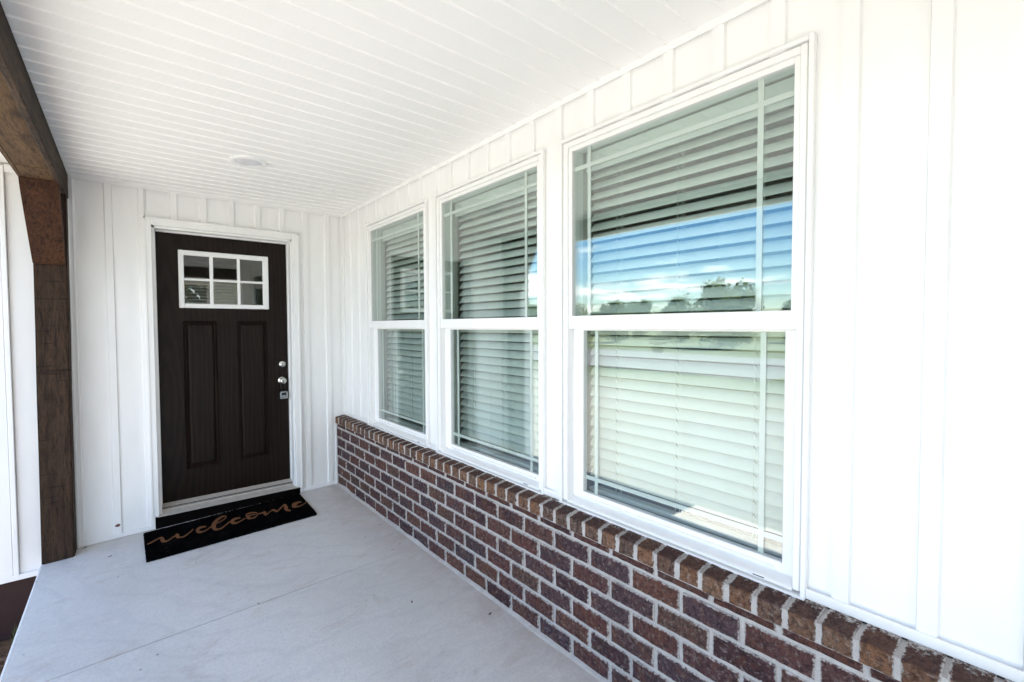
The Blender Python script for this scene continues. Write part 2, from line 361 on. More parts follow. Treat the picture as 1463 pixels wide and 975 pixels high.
def mk_ground():
    m, t, b = material('straw_and_lawn_ground', 1.0, spec=0.1)
    v = coords(t); sep_ = N('ShaderNodeSeparateXYZ', t); t.links.new(v, sep_.inputs[0])
    f = noise(t, v, 28, 8, 0.8); mid = noise(t, v, 2.2, 7, 0.7, 0.6); big = noise(t, v, 0.12, 5, 0.6)
    straw = mixc(t, ramp(t, f, [(0.3, 0), (0.68, 1)]), (0.24, 0.232, 0.212), (0.45, 0.438, 0.412))
    straw = mixc(t, ramp(t, mid, [(0.5, 0), (0.75, 0.6)]), straw, (0.29, 0.285, 0.21))
    lawn = mixc(t, ramp(t, mid, [(0.3, 0), (0.7, 1)]), (0.09, 0.12, 0.06), (0.19, 0.205, 0.125))
    far = N('ShaderNodeMapRange', t); far.inputs[1].default_value = -16; far.inputs[2].default_value = -9; t.links.new(sep_.outputs['X'], far.inputs[0])
    c = mixc(t, far.outputs[0], lawn, straw)
    c = mixc(t, ramp(t, big, [(0.45, 0), (0.7, 0.4)]), c, (0.30, 0.28, 0.19))
    # bare red-brown clay against the foundation
    s1 = N('ShaderNodeMapRange', t); s1.inputs[1].default_value = -2.75; s1.inputs[2].default_value = -2.45; t.links.new(sep_.outputs['X'], s1.inputs[0])
    clay = mixc(t, ramp(t, f, [(0.35, 0), (0.65, 1)]), (0.075, 0.040, 0.022), (0.21, 0.125, 0.072))
    c = mixc(t, s1.outputs[0], c, clay)
    setc(t, b, c); p = bump(t, None, f, 1.0, 0.02); bump(t, b, mid, 0.6, 0.05, p); return m
M_ground = mk_ground()
M_asphalt = plain('pale_concrete_road', (0.22, 0.215, 0.205), 0.9, 0, 60, 0.5)
M_clod = plain('red_brown_clay', (0.15, 0.085, 0.048), 1.0, 0, 120, 0.9)
def mk_leaf():
    m, t, b = material('foliage', 0.7, spec=0.2); oi = N('ShaderNodeObjectInfo', t); n = noise(t, coords(t), 0.8, 4)
    c = mixc(t, ramp(t, n, [(0.35, 0), (0.65, 1)]), (0.030, 0.060, 0.016), (0.085, 0.13, 0.032))
    c = mixc(t, ramp(t, oi.outputs['Random'], [(0, 0), (1, 0.4)]), c, (0.10, 0.11, 0.03)); setc(t, b, c); return m
M_leaf = mk_leaf()
M_bark = plain('bark', (0.07, 0.05, 0.035), 0.95, 0, 20, 0.9)
M_blade = plain('grass_blade', (0.10, 0.15, 0.04), 0.8)

LETTERS = [[(-1.487,-0.346),(-1.488,-0.331),(-1.483,-0.344),(-1.485,-0.329),(-1.477,-0.341),(-1.479,-0.325),(-1.471,-0.338),(-1.472,-0.32),(-1.463,-0.333),(-1.465,-0.315),(-1.455,-0.326),(-1.457,-0.308),(-1.446,-0.316),(-1.448,-0.3),(-1.437,-0.307),(-1.438,-0.292),(-1.429,-0.3),(-1.431,-0.285),(-1.424,-0.295),(-1.425,-0.28),(-1.42,-0.291),(-1.421,-0.276),(-1.417,-0.289),(-1.418,-0.272),(-1.414,-0.291),(-1.414,-0.27),(-1.411,-0.296),(-1.41,-0.269),(-1.41,-0.305),(-1.405,-0.271),(-1.409,-0.313),(-1.401,-0.275),(-1.41,-0.315),(-1.396,-0.287),(-1.412,-0.307),(-1.393,-0.31),(-1.413,-0.309),(-1.392,-0.326),(-1.414,-0.328),(-1.392,-0.326),(-1.411,-0.355),(-1.393,-0.316),(-1.406,-0.37),(-1.393,-0.321),(-1.4,-0.376),(-1.392,-0.334),(-1.394,-0.38),(-1.39,-0.349),(-1.389,-0.382),(-1.388,-0.36),(-1.385,-0.382),(-1.385,-0.365),(-1.38,-0.382),(-1.381,-0.366),(-1.376,-0.38),(-1.377,-0.365),(-1.371,-0.376),(-1.372,-0.362),(-1.365,-0.369),(-1.366,-0.355),(-1.358,-0.358),(-1.359,-0.345),(-1.351,-0.348),(-1.352,-0.335),(-1.345,-0.341),(-1.346,-0.326),(-1.34,-0.336),(-1.341,-0.321),(-1.336,-0.333),(-1.337,-0.318),(-1.333,-0.332),(-1.334,-0.315),(-1.329,-0.333),(-1.33,-0.311),(-1.326,-0.336),(-1.328,-0.303),(-1.323,-0.342),(-1.325,-0.294),(-1.321,-0.348),(-1.321,-0.286),(-1.324,-0.351),(-1.315,-0.286),(-1.328,-0.336),(-1.308,-0.309),(-1.329,-0.332),(-1.307,-0.326),(-1.328,-0.346),(-1.308,-0.325),(-1.325,-0.365),(-1.309,-0.32),(-1.32,-0.373),(-1.309,-0.325),(-1.316,-0.376),(-1.309,-0.336),(-1.311,-0.377),(-1.307,-0.348),(-1.307,-0.378),(-1.305,-0.358),(-1.303,-0.38),(-1.302,-0.364),(-1.299,-0.384),(-1.298,-0.368),(-1.294,-0.386),(-1.294,-0.37),(-1.289,-0.386),(-1.29,-0.369),(-1.283,-0.382),(-1.284,-0.366),(-1.277,-0.377),(-1.278,-0.36),(-1.269,-0.37),(-1.271,-0.351),(-1.261,-0.359),(-1.263,-0.34),(-1.251,-0.343),(-1.253,-0.325),(-1.239,-0.322),(-1.241,-0.305),(-1.227,-0.301),(-1.229,-0.286),(-1.22,-0.287),(-1.221,-0.273)],
[(-1.143,-0.285),(-1.145,-0.303),(-1.147,-0.282),(-1.148,-0.302),(-1.152,-0.277),(-1.153,-0.301),(-1.158,-0.272),(-1.159,-0.3),(-1.163,-0.269),(-1.165,-0.3),(-1.169,-0.266),(-1.17,-0.301),(-1.175,-0.264),(-1.175,-0.302),(-1.181,-0.264),(-1.18,-0.304),(-1.187,-0.267),(-1.184,-0.309),(-1.193,-0.274),(-1.187,-0.318),(-1.2,-0.284),(-1.191,-0.329),(-1.206,-0.298),(-1.193,-0.339),(-1.21,-0.321),(-1.192,-0.337),(-1.21,-0.352),(-1.193,-0.326),(-1.205,-0.368),(-1.193,-0.328),(-1.201,-0.377),(-1.192,-0.337),(-1.196,-0.383),(-1.19,-0.345),(-1.192,-0.387),(-1.187,-0.352),(-1.187,-0.389),(-1.184,-0.359),(-1.182,-0.39),(-1.181,-0.364),(-1.177,-0.389),(-1.176,-0.367),(-1.171,-0.387),(-1.171,-0.368),(-1.165,-0.384),(-1.165,-0.367),(-1.158,-0.38),(-1.159,-0.364),(-1.152,-0.374),(-1.152,-0.359),(-1.144,-0.366),(-1.145,-0.352),(-1.137,-0.357),(-1.138,-0.342),(-1.129,-0.347),(-1.13,-0.332),(-1.121,-0.337),(-1.122,-0.322),(-1.112,-0.327),(-1.113,-0.312),(-1.103,-0.317),(-1.104,-0.303),(-1.094,-0.308),(-1.094,-0.293),(-1.084,-0.299),(-1.085,-0.285),(-1.074,-0.291),(-1.075,-0.277),(-1.064,-0.285),(-1.064,-0.271),(-1.054,-0.279),(-1.054,-0.264),(-1.045,-0.271),(-1.045,-0.257),(-1.036,-0.262),(-1.037,-0.248),(-1.028,-0.252),(-1.029,-0.239),(-1.02,-0.242),(-1.021,-0.23),(-1.014,-0.232),(-1.015,-0.22),(-1.009,-0.223),(-1.01,-0.212),(-1.005,-0.214),(-1.006,-0.203),(-1.001,-0.204),(-1.004,-0.197),(-1.0,-0.19),(-1.004,-0.196),(-1.002,-0.179),(-1.006,-0.193),(-1.006,-0.171),(-1.009,-0.188),(-1.011,-0.164),(-1.014,-0.185),(-1.018,-0.161),(-1.019,-0.185),(-1.026,-0.161),(-1.027,-0.19),(-1.035,-0.165),(-1.035,-0.199),(-1.045,-0.17),(-1.044,-0.21),(-1.055,-0.178),(-1.052,-0.222),(-1.064,-0.188),(-1.059,-0.236),(-1.073,-0.201),(-1.066,-0.253),(-1.081,-0.216),(-1.072,-0.27),(-1.088,-0.23),(-1.078,-0.286),(-1.095,-0.245),(-1.082,-0.302),(-1.102,-0.261),(-1.085,-0.317),(-1.108,-0.28),(-1.088,-0.33),(-1.113,-0.304),(-1.089,-0.337),(-1.115,-0.33),(-1.089,-0.341),(-1.116,-0.355),(-1.09,-0.346),(-1.114,-0.376),(-1.091,-0.352),(-1.111,-0.394),(-1.092,-0.358),(-1.107,-0.408),(-1.092,-0.367),(-1.102,-0.417),(-1.092,-0.377),(-1.096,-0.423),(-1.09,-0.387),(-1.09,-0.425),(-1.087,-0.395),(-1.084,-0.426),(-1.082,-0.399),(-1.077,-0.424),(-1.076,-0.4),(-1.069,-0.421),(-1.069,-0.398),(-1.061,-0.415),(-1.062,-0.394),(-1.053,-0.407),(-1.054,-0.388),(-1.045,-0.396),(-1.046,-0.378),(-1.036,-0.384),(-1.037,-0.366),(-1.028,-0.373),(-1.029,-0.355),(-1.019,-0.362),(-1.021,-0.344),(-1.011,-0.351),(-1.012,-0.332),(-1.003,-0.34),(-1.004,-0.322),(-0.997,-0.333),(-0.998,-0.315)],
[(-0.925,-0.291),(-0.927,-0.309),(-0.928,-0.288),(-0.931,-0.308),(-0.934,-0.283),(-0.937,-0.305),(-0.94,-0.279),(-0.943,-0.304),(-0.946,-0.276),(-0.949,-0.304),(-0.953,-0.275),(-0.955,-0.307),(-0.96,-0.276),(-0.961,-0.311),(-0.967,-0.278),(-0.967,-0.317),(-0.973,-0.281),(-0.971,-0.324),(-0.98,-0.287),(-0.974,-0.333),(-0.986,-0.296),(-0.976,-0.343),(-0.993,-0.313),(-0.975,-0.345),(-0.997,-0.348),(-0.973,-0.33),(-0.994,-0.372),(-0.974,-0.326),(-0.988,-0.383),(-0.974,-0.337),(-0.981,-0.389),(-0.973,-0.352),(-0.975,-0.393),(-0.97,-0.362),(-0.969,-0.394),(-0.966,-0.368),(-0.963,-0.393),(-0.961,-0.371),(-0.957,-0.391),(-0.956,-0.371),(-0.951,-0.388),(-0.95,-0.37),(-0.944,-0.383),(-0.944,-0.367),(-0.938,-0.378),(-0.938,-0.362),(-0.931,-0.372),(-0.931,-0.356),(-0.924,-0.366),(-0.924,-0.35),(-0.917,-0.36),(-0.917,-0.345),(-0.91,-0.353),(-0.909,-0.339),(-0.903,-0.348),(-0.902,-0.334),(-0.898,-0.343),(-0.898,-0.331)],
[(-0.824,-0.303),(-0.826,-0.316),(-0.83,-0.301),(-0.832,-0.313),(-0.838,-0.297),(-0.84,-0.309),(-0.847,-0.294),(-0.849,-0.306),(-0.855,-0.292),(-0.857,-0.308),(-0.863,-0.291),(-0.864,-0.317),(-0.872,-0.291),(-0.871,-0.331),(-0.88,-0.296),(-0.875,-0.343),(-0.89,-0.326),(-0.872,-0.33),(-0.887,-0.359),(-0.872,-0.316),(-0.881,-0.368),(-0.871,-0.329),(-0.873,-0.372),(-0.867,-0.345),(-0.866,-0.375),(-0.863,-0.356),(-0.86,-0.378),(-0.858,-0.361),(-0.854,-0.38),(-0.852,-0.362),(-0.847,-0.38),(-0.845,-0.361),(-0.84,-0.377),(-0.84,-0.357),(-0.833,-0.369),(-0.833,-0.351),(-0.825,-0.359),(-0.826,-0.341),(-0.818,-0.346),(-0.82,-0.33),(-0.812,-0.333),(-0.816,-0.321),(-0.809,-0.316),(-0.814,-0.314),(-0.808,-0.3),(-0.814,-0.306),(-0.808,-0.287),(-0.814,-0.296),(-0.81,-0.275),(-0.815,-0.288),(-0.814,-0.267),(-0.817,-0.281),(-0.818,-0.26),(-0.821,-0.275),(-0.823,-0.255),(-0.826,-0.27),(-0.829,-0.25),(-0.832,-0.266),(-0.834,-0.246),(-0.837,-0.263),(-0.84,-0.243),(-0.843,-0.26),(-0.847,-0.241),(-0.849,-0.258),(-0.853,-0.24),(-0.855,-0.258),(-0.86,-0.241),(-0.862,-0.258),(-0.868,-0.244),(-0.869,-0.26),(-0.875,-0.249),(-0.875,-0.264),(-0.882,-0.258),(-0.879,-0.27),(-0.886,-0.278),(-0.878,-0.276),(-0.888,-0.3),(-0.876,-0.287),(-0.889,-0.32),(-0.874,-0.3),(-0.89,-0.332),(-0.872,-0.31)],
[(-0.815,-0.326),(-0.814,-0.313),(-0.811,-0.325),(-0.81,-0.312),(-0.806,-0.323),(-0.804,-0.31),(-0.799,-0.322),(-0.798,-0.308),(-0.794,-0.321),(-0.792,-0.306),(-0.789,-0.321),(-0.787,-0.306),(-0.784,-0.321),(-0.783,-0.307),(-0.78,-0.322),(-0.778,-0.308),(-0.776,-0.323),(-0.774,-0.307),(-0.772,-0.324),(-0.77,-0.303),(-0.769,-0.326),(-0.767,-0.297),(-0.768,-0.33),(-0.763,-0.292),(-0.77,-0.332),(-0.757,-0.293),(-0.772,-0.329),(-0.754,-0.307),(-0.774,-0.332),(-0.753,-0.321),(-0.776,-0.343),(-0.752,-0.327),(-0.777,-0.357),(-0.752,-0.33),(-0.775,-0.367),(-0.753,-0.338),(-0.773,-0.376),(-0.755,-0.347),(-0.769,-0.385),(-0.757,-0.353),(-0.764,-0.389),(-0.758,-0.357),(-0.759,-0.385),(-0.757,-0.36),(-0.754,-0.379),(-0.754,-0.358),(-0.748,-0.371),(-0.748,-0.353),(-0.742,-0.363),(-0.743,-0.347),(-0.735,-0.353),(-0.736,-0.338),(-0.727,-0.342),(-0.727,-0.327),(-0.719,-0.331),(-0.719,-0.315),(-0.712,-0.326),(-0.711,-0.308),(-0.708,-0.327),(-0.704,-0.304),(-0.704,-0.331),(-0.698,-0.304),(-0.701,-0.337),(-0.693,-0.307),(-0.698,-0.342),(-0.688,-0.312),(-0.697,-0.347),(-0.686,-0.325),(-0.697,-0.356),(-0.685,-0.338),(-0.695,-0.368),(-0.686,-0.346),(-0.691,-0.376),(-0.685,-0.349),(-0.685,-0.376),(-0.683,-0.349),(-0.679,-0.371),(-0.678,-0.346),(-0.672,-0.363),(-0.672,-0.34),(-0.664,-0.353),(-0.664,-0.33),(-0.652,-0.336),(-0.653,-0.315),(-0.637,-0.314),(-0.638,-0.294),(-0.623,-0.293),(-0.623,-0.273),(-0.613,-0.282),(-0.612,-0.259),(-0.61,-0.283),(-0.604,-0.254),(-0.61,-0.288),(-0.598,-0.259),(-0.612,-0.293),(-0.596,-0.272),(-0.613,-0.299),(-0.595,-0.287),(-0.616,-0.305),(-0.596,-0.308),(-0.62,-0.316),(-0.598,-0.328),(-0.626,-0.335),(-0.6,-0.342),(-0.63,-0.361),(-0.6,-0.347),(-0.63,-0.382),(-0.602,-0.353),(-0.627,-0.397),(-0.604,-0.365),(-0.624,-0.408),(-0.607,-0.378),(-0.619,-0.417),(-0.608,-0.39),(-0.614,-0.423),(-0.607,-0.399),(-0.608,-0.427),(-0.603,-0.408),(-0.603,-0.43),(-0.599,-0.414),(-0.6,-0.432),(-0.596,-0.419)],
[(-0.482,-0.286),(-0.487,-0.308),(-0.487,-0.284),(-0.492,-0.308),(-0.493,-0.281),(-0.498,-0.308),(-0.5,-0.279),(-0.506,-0.309),(-0.508,-0.277),(-0.513,-0.313),(-0.516,-0.275),(-0.521,-0.321),(-0.524,-0.274),(-0.53,-0.332),(-0.533,-0.275),(-0.538,-0.343),(-0.541,-0.28),(-0.544,-0.352),(-0.549,-0.289),(-0.548,-0.357),(-0.557,-0.303),(-0.55,-0.36),(-0.565,-0.326),(-0.549,-0.355),(-0.571,-0.363),(-0.547,-0.333),(-0.566,-0.379),(-0.548,-0.331),(-0.56,-0.383),(-0.547,-0.34),(-0.553,-0.384),(-0.544,-0.351),(-0.547,-0.385),(-0.54,-0.36),(-0.541,-0.389),(-0.535,-0.368),(-0.534,-0.394),(-0.53,-0.374),(-0.527,-0.397),(-0.523,-0.378),(-0.516,-0.395),(-0.514,-0.376),(-0.501,-0.384),(-0.499,-0.367),(-0.482,-0.367),(-0.481,-0.351),(-0.464,-0.349),(-0.463,-0.335),(-0.451,-0.337),(-0.45,-0.323)]]
# ================================================================ SETTING
PX0, PX1 = -2.0, -1.842            # porch post / slab edge
CEIL = 2.475
KS = 0.033                          # the slab falls away from the house
def FZ(x): return KS*(min(x, 0)+.1)
YEND = -5.08                       # near end of the porch
GZ = -0.55

# ground: one sheet to the horizon, gently uneven near the house
mb = MB(); xs = [-300, -120, -60, -35, -24, -18]+[-14+0.5*i for i in range(33)]+[4, 12, 40, 120, 300]; ys = [-300, -120, -60, -30, -18]+[-12+0.6*i for i in range(36)]+[12, 20, 40, 90, 300]
for y in ys:
    for x in xs:
        dz = 0.05*mnoise.noise(Vector((x*0.5, y*0.5, 0))) if abs(x) < 16 and abs(y) < 20 else 0
        if x < -12: dz += 0.012*min(60, -12-x)
        if y > 9: dz += 0.01*min(60, y-9)
        mb.v.append((x, y, GZ+dz-0.01))
nx = len(xs)
mb.f = [(j*nx+i, j*nx+i+1, (j+1)*nx+i+1, (j+1)*nx+i) for j in range(len(ys)-1) for i in range(nx-1)]; mb.m = [0]*len(mb.f)
tag(mb.build('ground', M_ground, smooth=True), kind='structure', label='straw covered yard with bare clay by the house')
# street beyond the yard (follows the slope)
mb = MB()
for k, (ya, yb) in enumerate([(-120, -60), (-60, -30), (-30, 0), (0, 30), (30, 60), (60, 120)]):
    za, zb = [GZ+0.012+0.012*8.3+0.01*max(0, min(60, yy-9)) for yy in (ya, yb)]
    mb.add([(-25, ya, za+.04), (-15.5, ya, za-.105), (-15.5, yb, zb-.105), (-25, yb, zb+.04)], [(0, 1, 2, 3)])
tag(mb.build('street', M_asphalt), kind='structure', label='pale concrete street beyond the yard')

# clods and straw bits by the slab
mb = MB()
for i in range(260):
    x = random.uniform(-2.75, -2.02); y = random.uniform(-1.6, -0.06); r = random.uniform(.008, .03)
    z = GZ+0.05*mnoise.noise(Vector((x*0.5, y*0.5, 0)))-0.005
    bm = bmesh.new(); bmesh.ops.create_icosphere(bm, subdivisions=1, radius=r)
    for v in bm.verts: v.co = v.co*random.uniform(.7, 1.2); v.co.z *= .7; v.co += Vector((x, y, z))
    mb.bm(bm)
tag(mb.build('soil_clods', M_clod), kind='stuff', label='loose red brown clods of clay beside the slab')
mb = MB()
for i in range(60):
    cx_, cy_ = random.choice([(-2.13, -.06), (-2.09, -.10), (-2.3, -.3), (-2.2, -.75)]); x = cx_+random.gauss(0, .02); y = cy_+random.gauss(0, .02)
    h = random.uniform(.05, .13); a = random.uniform(0, 6.3); l = random.uniform(.01, .05); w = .003
    mb.add([(x-w, y, GZ-.03), (x+w, y, GZ-.03), (x+l*math.cos(a), y+l*math.sin(a), GZ+h)], [(0, 1, 2)])
tag(mb.build('grass_tufts', M_blade), kind='stuff', label='few thin grass blades sprouting by the foundation')

# slab with saw cuts
fl = tag(empty('porch_floor', (-1, -2.5, -.3)), kind='structure', label='smooth grey concrete porch slab with a saw cut')
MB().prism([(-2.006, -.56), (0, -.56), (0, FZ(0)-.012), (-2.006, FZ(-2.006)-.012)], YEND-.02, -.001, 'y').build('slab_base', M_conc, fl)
def jy(x): return -1.596-0.024*(x+.239)
g = 0.0032
def panel(pts, name='slab_panel', c=0.006):
    n = len(pts); P_ = [Vector((p[0], p[1], 0)) for p in pts]; cen = sum(P_, Vector())/n; top = []
    for i, p in enumerate(P_):
        a = (P_[(i-1) % n]-p).normalized(); b_ = (P_[(i+1) % n]-p).normalized(); top.append(p+(a+b_)*c)
    vs = [(p.x, p.y, FZ(p.x)-.0121) for p in P_]+[(p.x, p.y, FZ(p.x)-c*.7) for p in P_]+[(p.x, p.y, FZ(p.x)) for p in top]
    fs = [(i, (i+1) % n, n+(i+1) % n, n+i) for i in range(n)]+[(n+i, n+(i+1) % n, 2*n+(i+1) % n, 2*n+i) for i in range(n)]+[tuple(range(2*n, 3*n))]
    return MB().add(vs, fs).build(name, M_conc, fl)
XW = -0.235
panel([(-2.007, jy(-2)+g), (XW, jy(XW)+g), (XW, jy(XW)), (0, -1.60), (0, -.001), (-2.007, -.001)], c=.0022)
panel([(-2.007, YEND-.02), (0, YEND-.02), (0, -1.6002), (XW, jy(XW)-.0002), (XW, jy(XW)-g), (-2.007, jy(-2)-g)], c=.0022)
MB().prism([(-2.0195, -.55), (-2.0075, -.55), (-2.0075, -.0633), (-2.010, -.0643), (-2.017, -.0685), (-2.0195, -.074)], YEND-.02, -.002, 'y').build('slab_edge', M_conc, fl)

def slopebox(mb, x0, x1, y0, y1, h0, h1):
    return mb.add([(x0, y0, FZ(x0)+h0), (x1, y0, FZ(x1)+h0), (x1, y1, FZ(x1)+h0), (x0, y1, FZ(x0)+h0), (x0, y0, FZ(x0)+h1), (x1, y0, FZ(x1)+h1), (x1, y1, FZ(x1)+h1), (x0, y1, FZ(x0)+h1)],
                  [(3,2,1,0),(4,5,6,7),(0,1,5,4),(1,2,6,5),(2,3,7,6),(3,0,4,7)])
# ================================================================ BRICK KNEE WALL
def brick_mesh(name, lx, ly, lz, mat, slope=0.0, j=0.0014, b=0.0035):
    """block with a ragged, chipped outline on its outer face (and top, for ledge bricks)"""
    def ring(x, inset, jit):
        ny, nz = max(2, round(ly/.024)), max(2, round(lz/.024)); P_ = []
        for k in range(ny): P_.append((-ly/2+inset+(ly-2*inset)*k/ny, -lz/2+inset))
        for k in range(nz): P_.append((ly/2-inset, -lz/2+inset+(lz-2*inset)*k/nz))
        for k in range(ny): P_.append((ly/2-inset-(ly-2*inset)*k/ny, lz/2-inset))
        for k in range(nz): P_.append((-ly/2+inset, lz/2-inset-(lz-2*inset)*k/nz))
        return P_
    A = ring(0, 0, 0); B = ring(0, b, 0); n = len(A); vs = []
    chip = [random.uniform(0, .0022) if random.random() < .5 else 0 for _ in range(n)]
    for (y, z), c in zip(A, chip): vs.append((lx/2, y, z))
    jj = [(random.uniform(-j, j), random.uniform(-j, j)) for _ in range(n)]
    for (y, z), c, (p, q) in zip(A, chip, jj): vs.append((-lx/2+b+c, y*(1-c*4)+p, z*(1-c*6)+q))
    for (y, z), c, (p, q) in zip(B, chip, jj): vs.append((-lx/2+random.uniform(-.0006, .0008)+c*.3, y*(1-c*5)+p, z*(1-c*8)+q))
    vs.append((-lx/2-.0003, 0, 0)); fs = []
    for r_ in (0, 1):
        for k in range(n): fs.append((r_*n+k, r_*n+(k+1) % n, (r_+1)*n+(k+1) % n, (r_+1)*n+k))
    for k in range(n): fs.append((2*n+k, 2*n+(k+1) % n, 3*n))
    if slope: vs = [(x, y, z+slope*(x+lx/2)*max(0, z/(lz/2))) for x, y, z in vs]
    return MB().add(vs, fs).mesh(name, mat)
bw = tag(empty('brick_knee_wall', (-.05, -2.5, 0)), 'low dark red brick wall with rowlock ledge under the three windows', 'brick wall')
PIT, CH = 0.2085, 0.0877
full = [brick_mesh('brick', .07, PIT-.0135, CH-.0135, M_brick) for _ in range(12)]
def add_brick(yc, zc, ln, h=None, xf=-.09, name='brick'):
    if ln > .185 and h is None: me = random.choice(full)
    else: me = brick_mesh('brick_cut', .07, ln, (h or CH-.0135), M_brickstrip if h else M_brick)
    link(name, me, bw, (xf+.035+random.uniform(-.0022, .0016), yc, zc))
for c in range(7):
    off = -.1305 if c % 2 else -.030
    z0 = c*CH+.006; h = None if c < 6 else .031
    zc = z0+(CH-.0135)/2+.0008 if c < 6 else .526+.0058+.0155
    y = off; prev = -.002; k = 0
    while prev > YEND:
        nxt = max(off-k*PIT+random.uniform(-.002, .002), YEND-.005); ln = prev-nxt-.0135
        if ln > .02: add_brick((prev+nxt)/2-(.003 if prev > -.01 else 0), zc, ln, h, xf=-.0905 if c < 6 else -.089)
        prev = nxt; k += 1
# rowlock ledge
rl = [brick_mesh('ledge_brick', .101, .0735, .062, M_rowlock, slope=.13, j=.0018, b=.006) for _ in range(12)]
y = -.047; k = 0
while y > YEND+.03:
    o = link('ledge_brick', random.choice(rl), bw, (-.1005+.0505+random.uniform(-.0025, .002), y+random.uniform(-.0015, .0015), .5605+.031+random.uniform(-.0012, .0012)))
    y -= .0863
MB().box(-.0835, -.001, YEND, -.001, -.01, .5605).build('mortar_bed', M_mortar, bw)
MB().prism([(-.0955, .5610), (-.001, .5610), (-.001, .629), (-.0955, .618)], YEND, -.006, 'y').build('ledge_mortar', M_mortar, bw)
# rounded mortar squeezed along the foot of the wall
mb = MB(); n = 220; rows = []
for i in range(n+1):
    y = -.002+(YEND)*i/n; w = .017+.012*mnoise.noise(Vector((y*3.1, 0, 0)))+.006*mnoise.noise(Vector((y*17, 2, 0)))
    lump = max(0, mnoise.noise(Vector((y*2.3, 9, 1)))-.25)
    w = max(.006, w)+lump*.02; h = .010+.006*mnoise.noise(Vector((y*6, 5, 0)))+lump*.035
    rows.append([(-.084, y, h+.004), (-.0905, y, h+.002), (-.0905-w*.55, y, max(.004, h*.55)), (-.0905-w, y, .0015), (-.0905-w, y, -.004)])
vs = [p for r_ in rows for p in r_]; fs = [(i*5+k, i*5+k+1, (i+1)*5+k+1, (i+1)*5+k) for i in range(n) for k in range(4)]
MB().add(vs, fs).build('mortar_fillet', M_mortar, bw, smooth=True)

# ================================================================ WINDOWS' OPENINGS
WIN = [  # far / near glass edges: upper sash, lower sash
    dict(uf=-.638, un=-1.519, lf=-.688, ln=-1.483, lab='narrowest looking window, farthest along the wall, next to the entry door'),
    dict(uf=-1.754, un=-2.643, lf=-1.799, ln=-2.630+.012, lab='middle window of the three above the brick wall'),
    dict(uf=-2.874, un=-3.773, lf=-2.916, ln=-3.748, lab='nearest and largest looking window, reflecting blue sky and clouds')]
for w in WIN:
    w['y1'] = w['uf']+.047; w['y0'] = w['un']-.038; w['z0'] = .640; w['z1'] = 2.272
HOLES = [(w['y0']-.002, w['y1']+.002, .628, w['z1']+.002) for w in WIN]
def cut(y0, y1, z0, z1, holes):
    """rectangle minus holes -> rectangles"""
    R_ = [(y0, y1, z0, z1)]
    for a, b_, c, d in holes:
        out_ = []
        for p, q, r, s in R_:
            if b_ <= p or a >= q or d <= r or c >= s: out_.append((p, q, r, s)); continue
            if p < a: out_.append((p, a, r, s))
            if q > b_: out_.append((b_, q, r, s))
            pp, qq = max(p, a), min(q, b_)
            if r < c: out_.append((pp, qq, r, c))
            if s > d: out_.append((pp, qq, d, s))
        R_ = out_
    return [r for r in R_ if r[1]-r[0] > .004 and r[3]-r[2] > .004]

# ================================================================ WINDOW WALL (plane x = 0, faces -x)
ww = tag(empty('window_wall', (.06, -2.5, 0)), 'long white board and batten wall holding the three windows above the brick', 'wall')
mb = MB()
for a, b_, c, d in cut(YEND, 0.0, -.3, 2.56, [(w['y0']+.012, w['y1']-.012, .655, w['z1']-.012) for w in WIN]): mb.box(.0105, .135, a, b_, c, d)
mb.build('wall_core', M_insidew, ww)
TB = .046
ZB, ZT = .632, CEIL+.02
for k in range(-1, 27):
    ye = -.157-.1867*k
    pa, pb = ye-.1867+.0004, ye-TB                           # flat panel between two battens
    pa, pb = max(pa, YEND), min(pb, -.001)
    rc = cut(pa, pb, ZB, ZT, HOLES) if pb > pa else []
    if rc:
        mb = MB()
        for a, b_, c, d in rc: mb.box(0, .0105, a, b_, c, d)
        mb.build('siding_panel', M_siding, ww)
    ba, bb = max(ye-TB, YEND), min(ye, -.001)
    rc = cut(ba, bb, ZB, ZT, HOLES) if bb > ba else []
    if rc:
        mb = MB()
        for a, b_, c, d in rc:
            near = .004 if abs(a-ba) < 1e-4 else .001; far = .002 if abs(b_-bb) < 1e-4 else .0005
            if a == YEND: near = .001
            mb.prism([(.0105, a), (-.0, a), (-.0125, a+near), (-.0125, b_-far), (0, b_), (.0105, b_)], c, d, 'z')
        mb.build('batten', M_siding, ww)
# trim strips: under the ceiling, over the brick, corner
mb = MB()
HB = sorted([(w['y0']-.018, w['y1']+.018) for w in WIN])
segs = []; cur = YEND
for a, b_ in HB: segs.append((cur, a)); cur = b_
segs.append((cur, -.022))
for a, b_ in segs: mb.bbox(-.0195, -.0127, a, b_, .634, .664, .0015); mb.bbox(-.0128, .0, a, b_, .632, .650, .001)
mb.build('base_trim', M_trim, ww)
for a, b_ in segs: MB().box(-.0145, .0, a, b_, .6255, .6315).build('shadow_gap', M_caulk, ww)
MB().bbox(-.0175, -.0128, YEND, -.02, 2.449, 2.478, .0012).build('ceiling_trim', M_trim, ww)
MB().bbox(-.019, -.0005, -.030, -.013, .634, 2.4755, .002).build('corner_trim', M_trim, ww)

# ================================================================ ENTRY WALL (plane y = 0, faces -y)
CAS = (-1.452, -.398, .05, 2.250)                       # door casing outline
ew = tag(empty('entry_wall', (-1, .06, 0)), 'white board and batten wall around the dark front door, running on behind the post', 'wall')
DH = [(CAS[0]+.01, CAS[1]-.01, -.02, CAS[3]-.01)]
mb = MB()
for a, b_, c, d in cut(-2.25, .135, -.17, 2.56, [(-1.40, -.447, -.3, 2.196)]): mb.box(a, b_, .0105, .135, c, d)
mb.build('wall_core', M_insidew, ew)
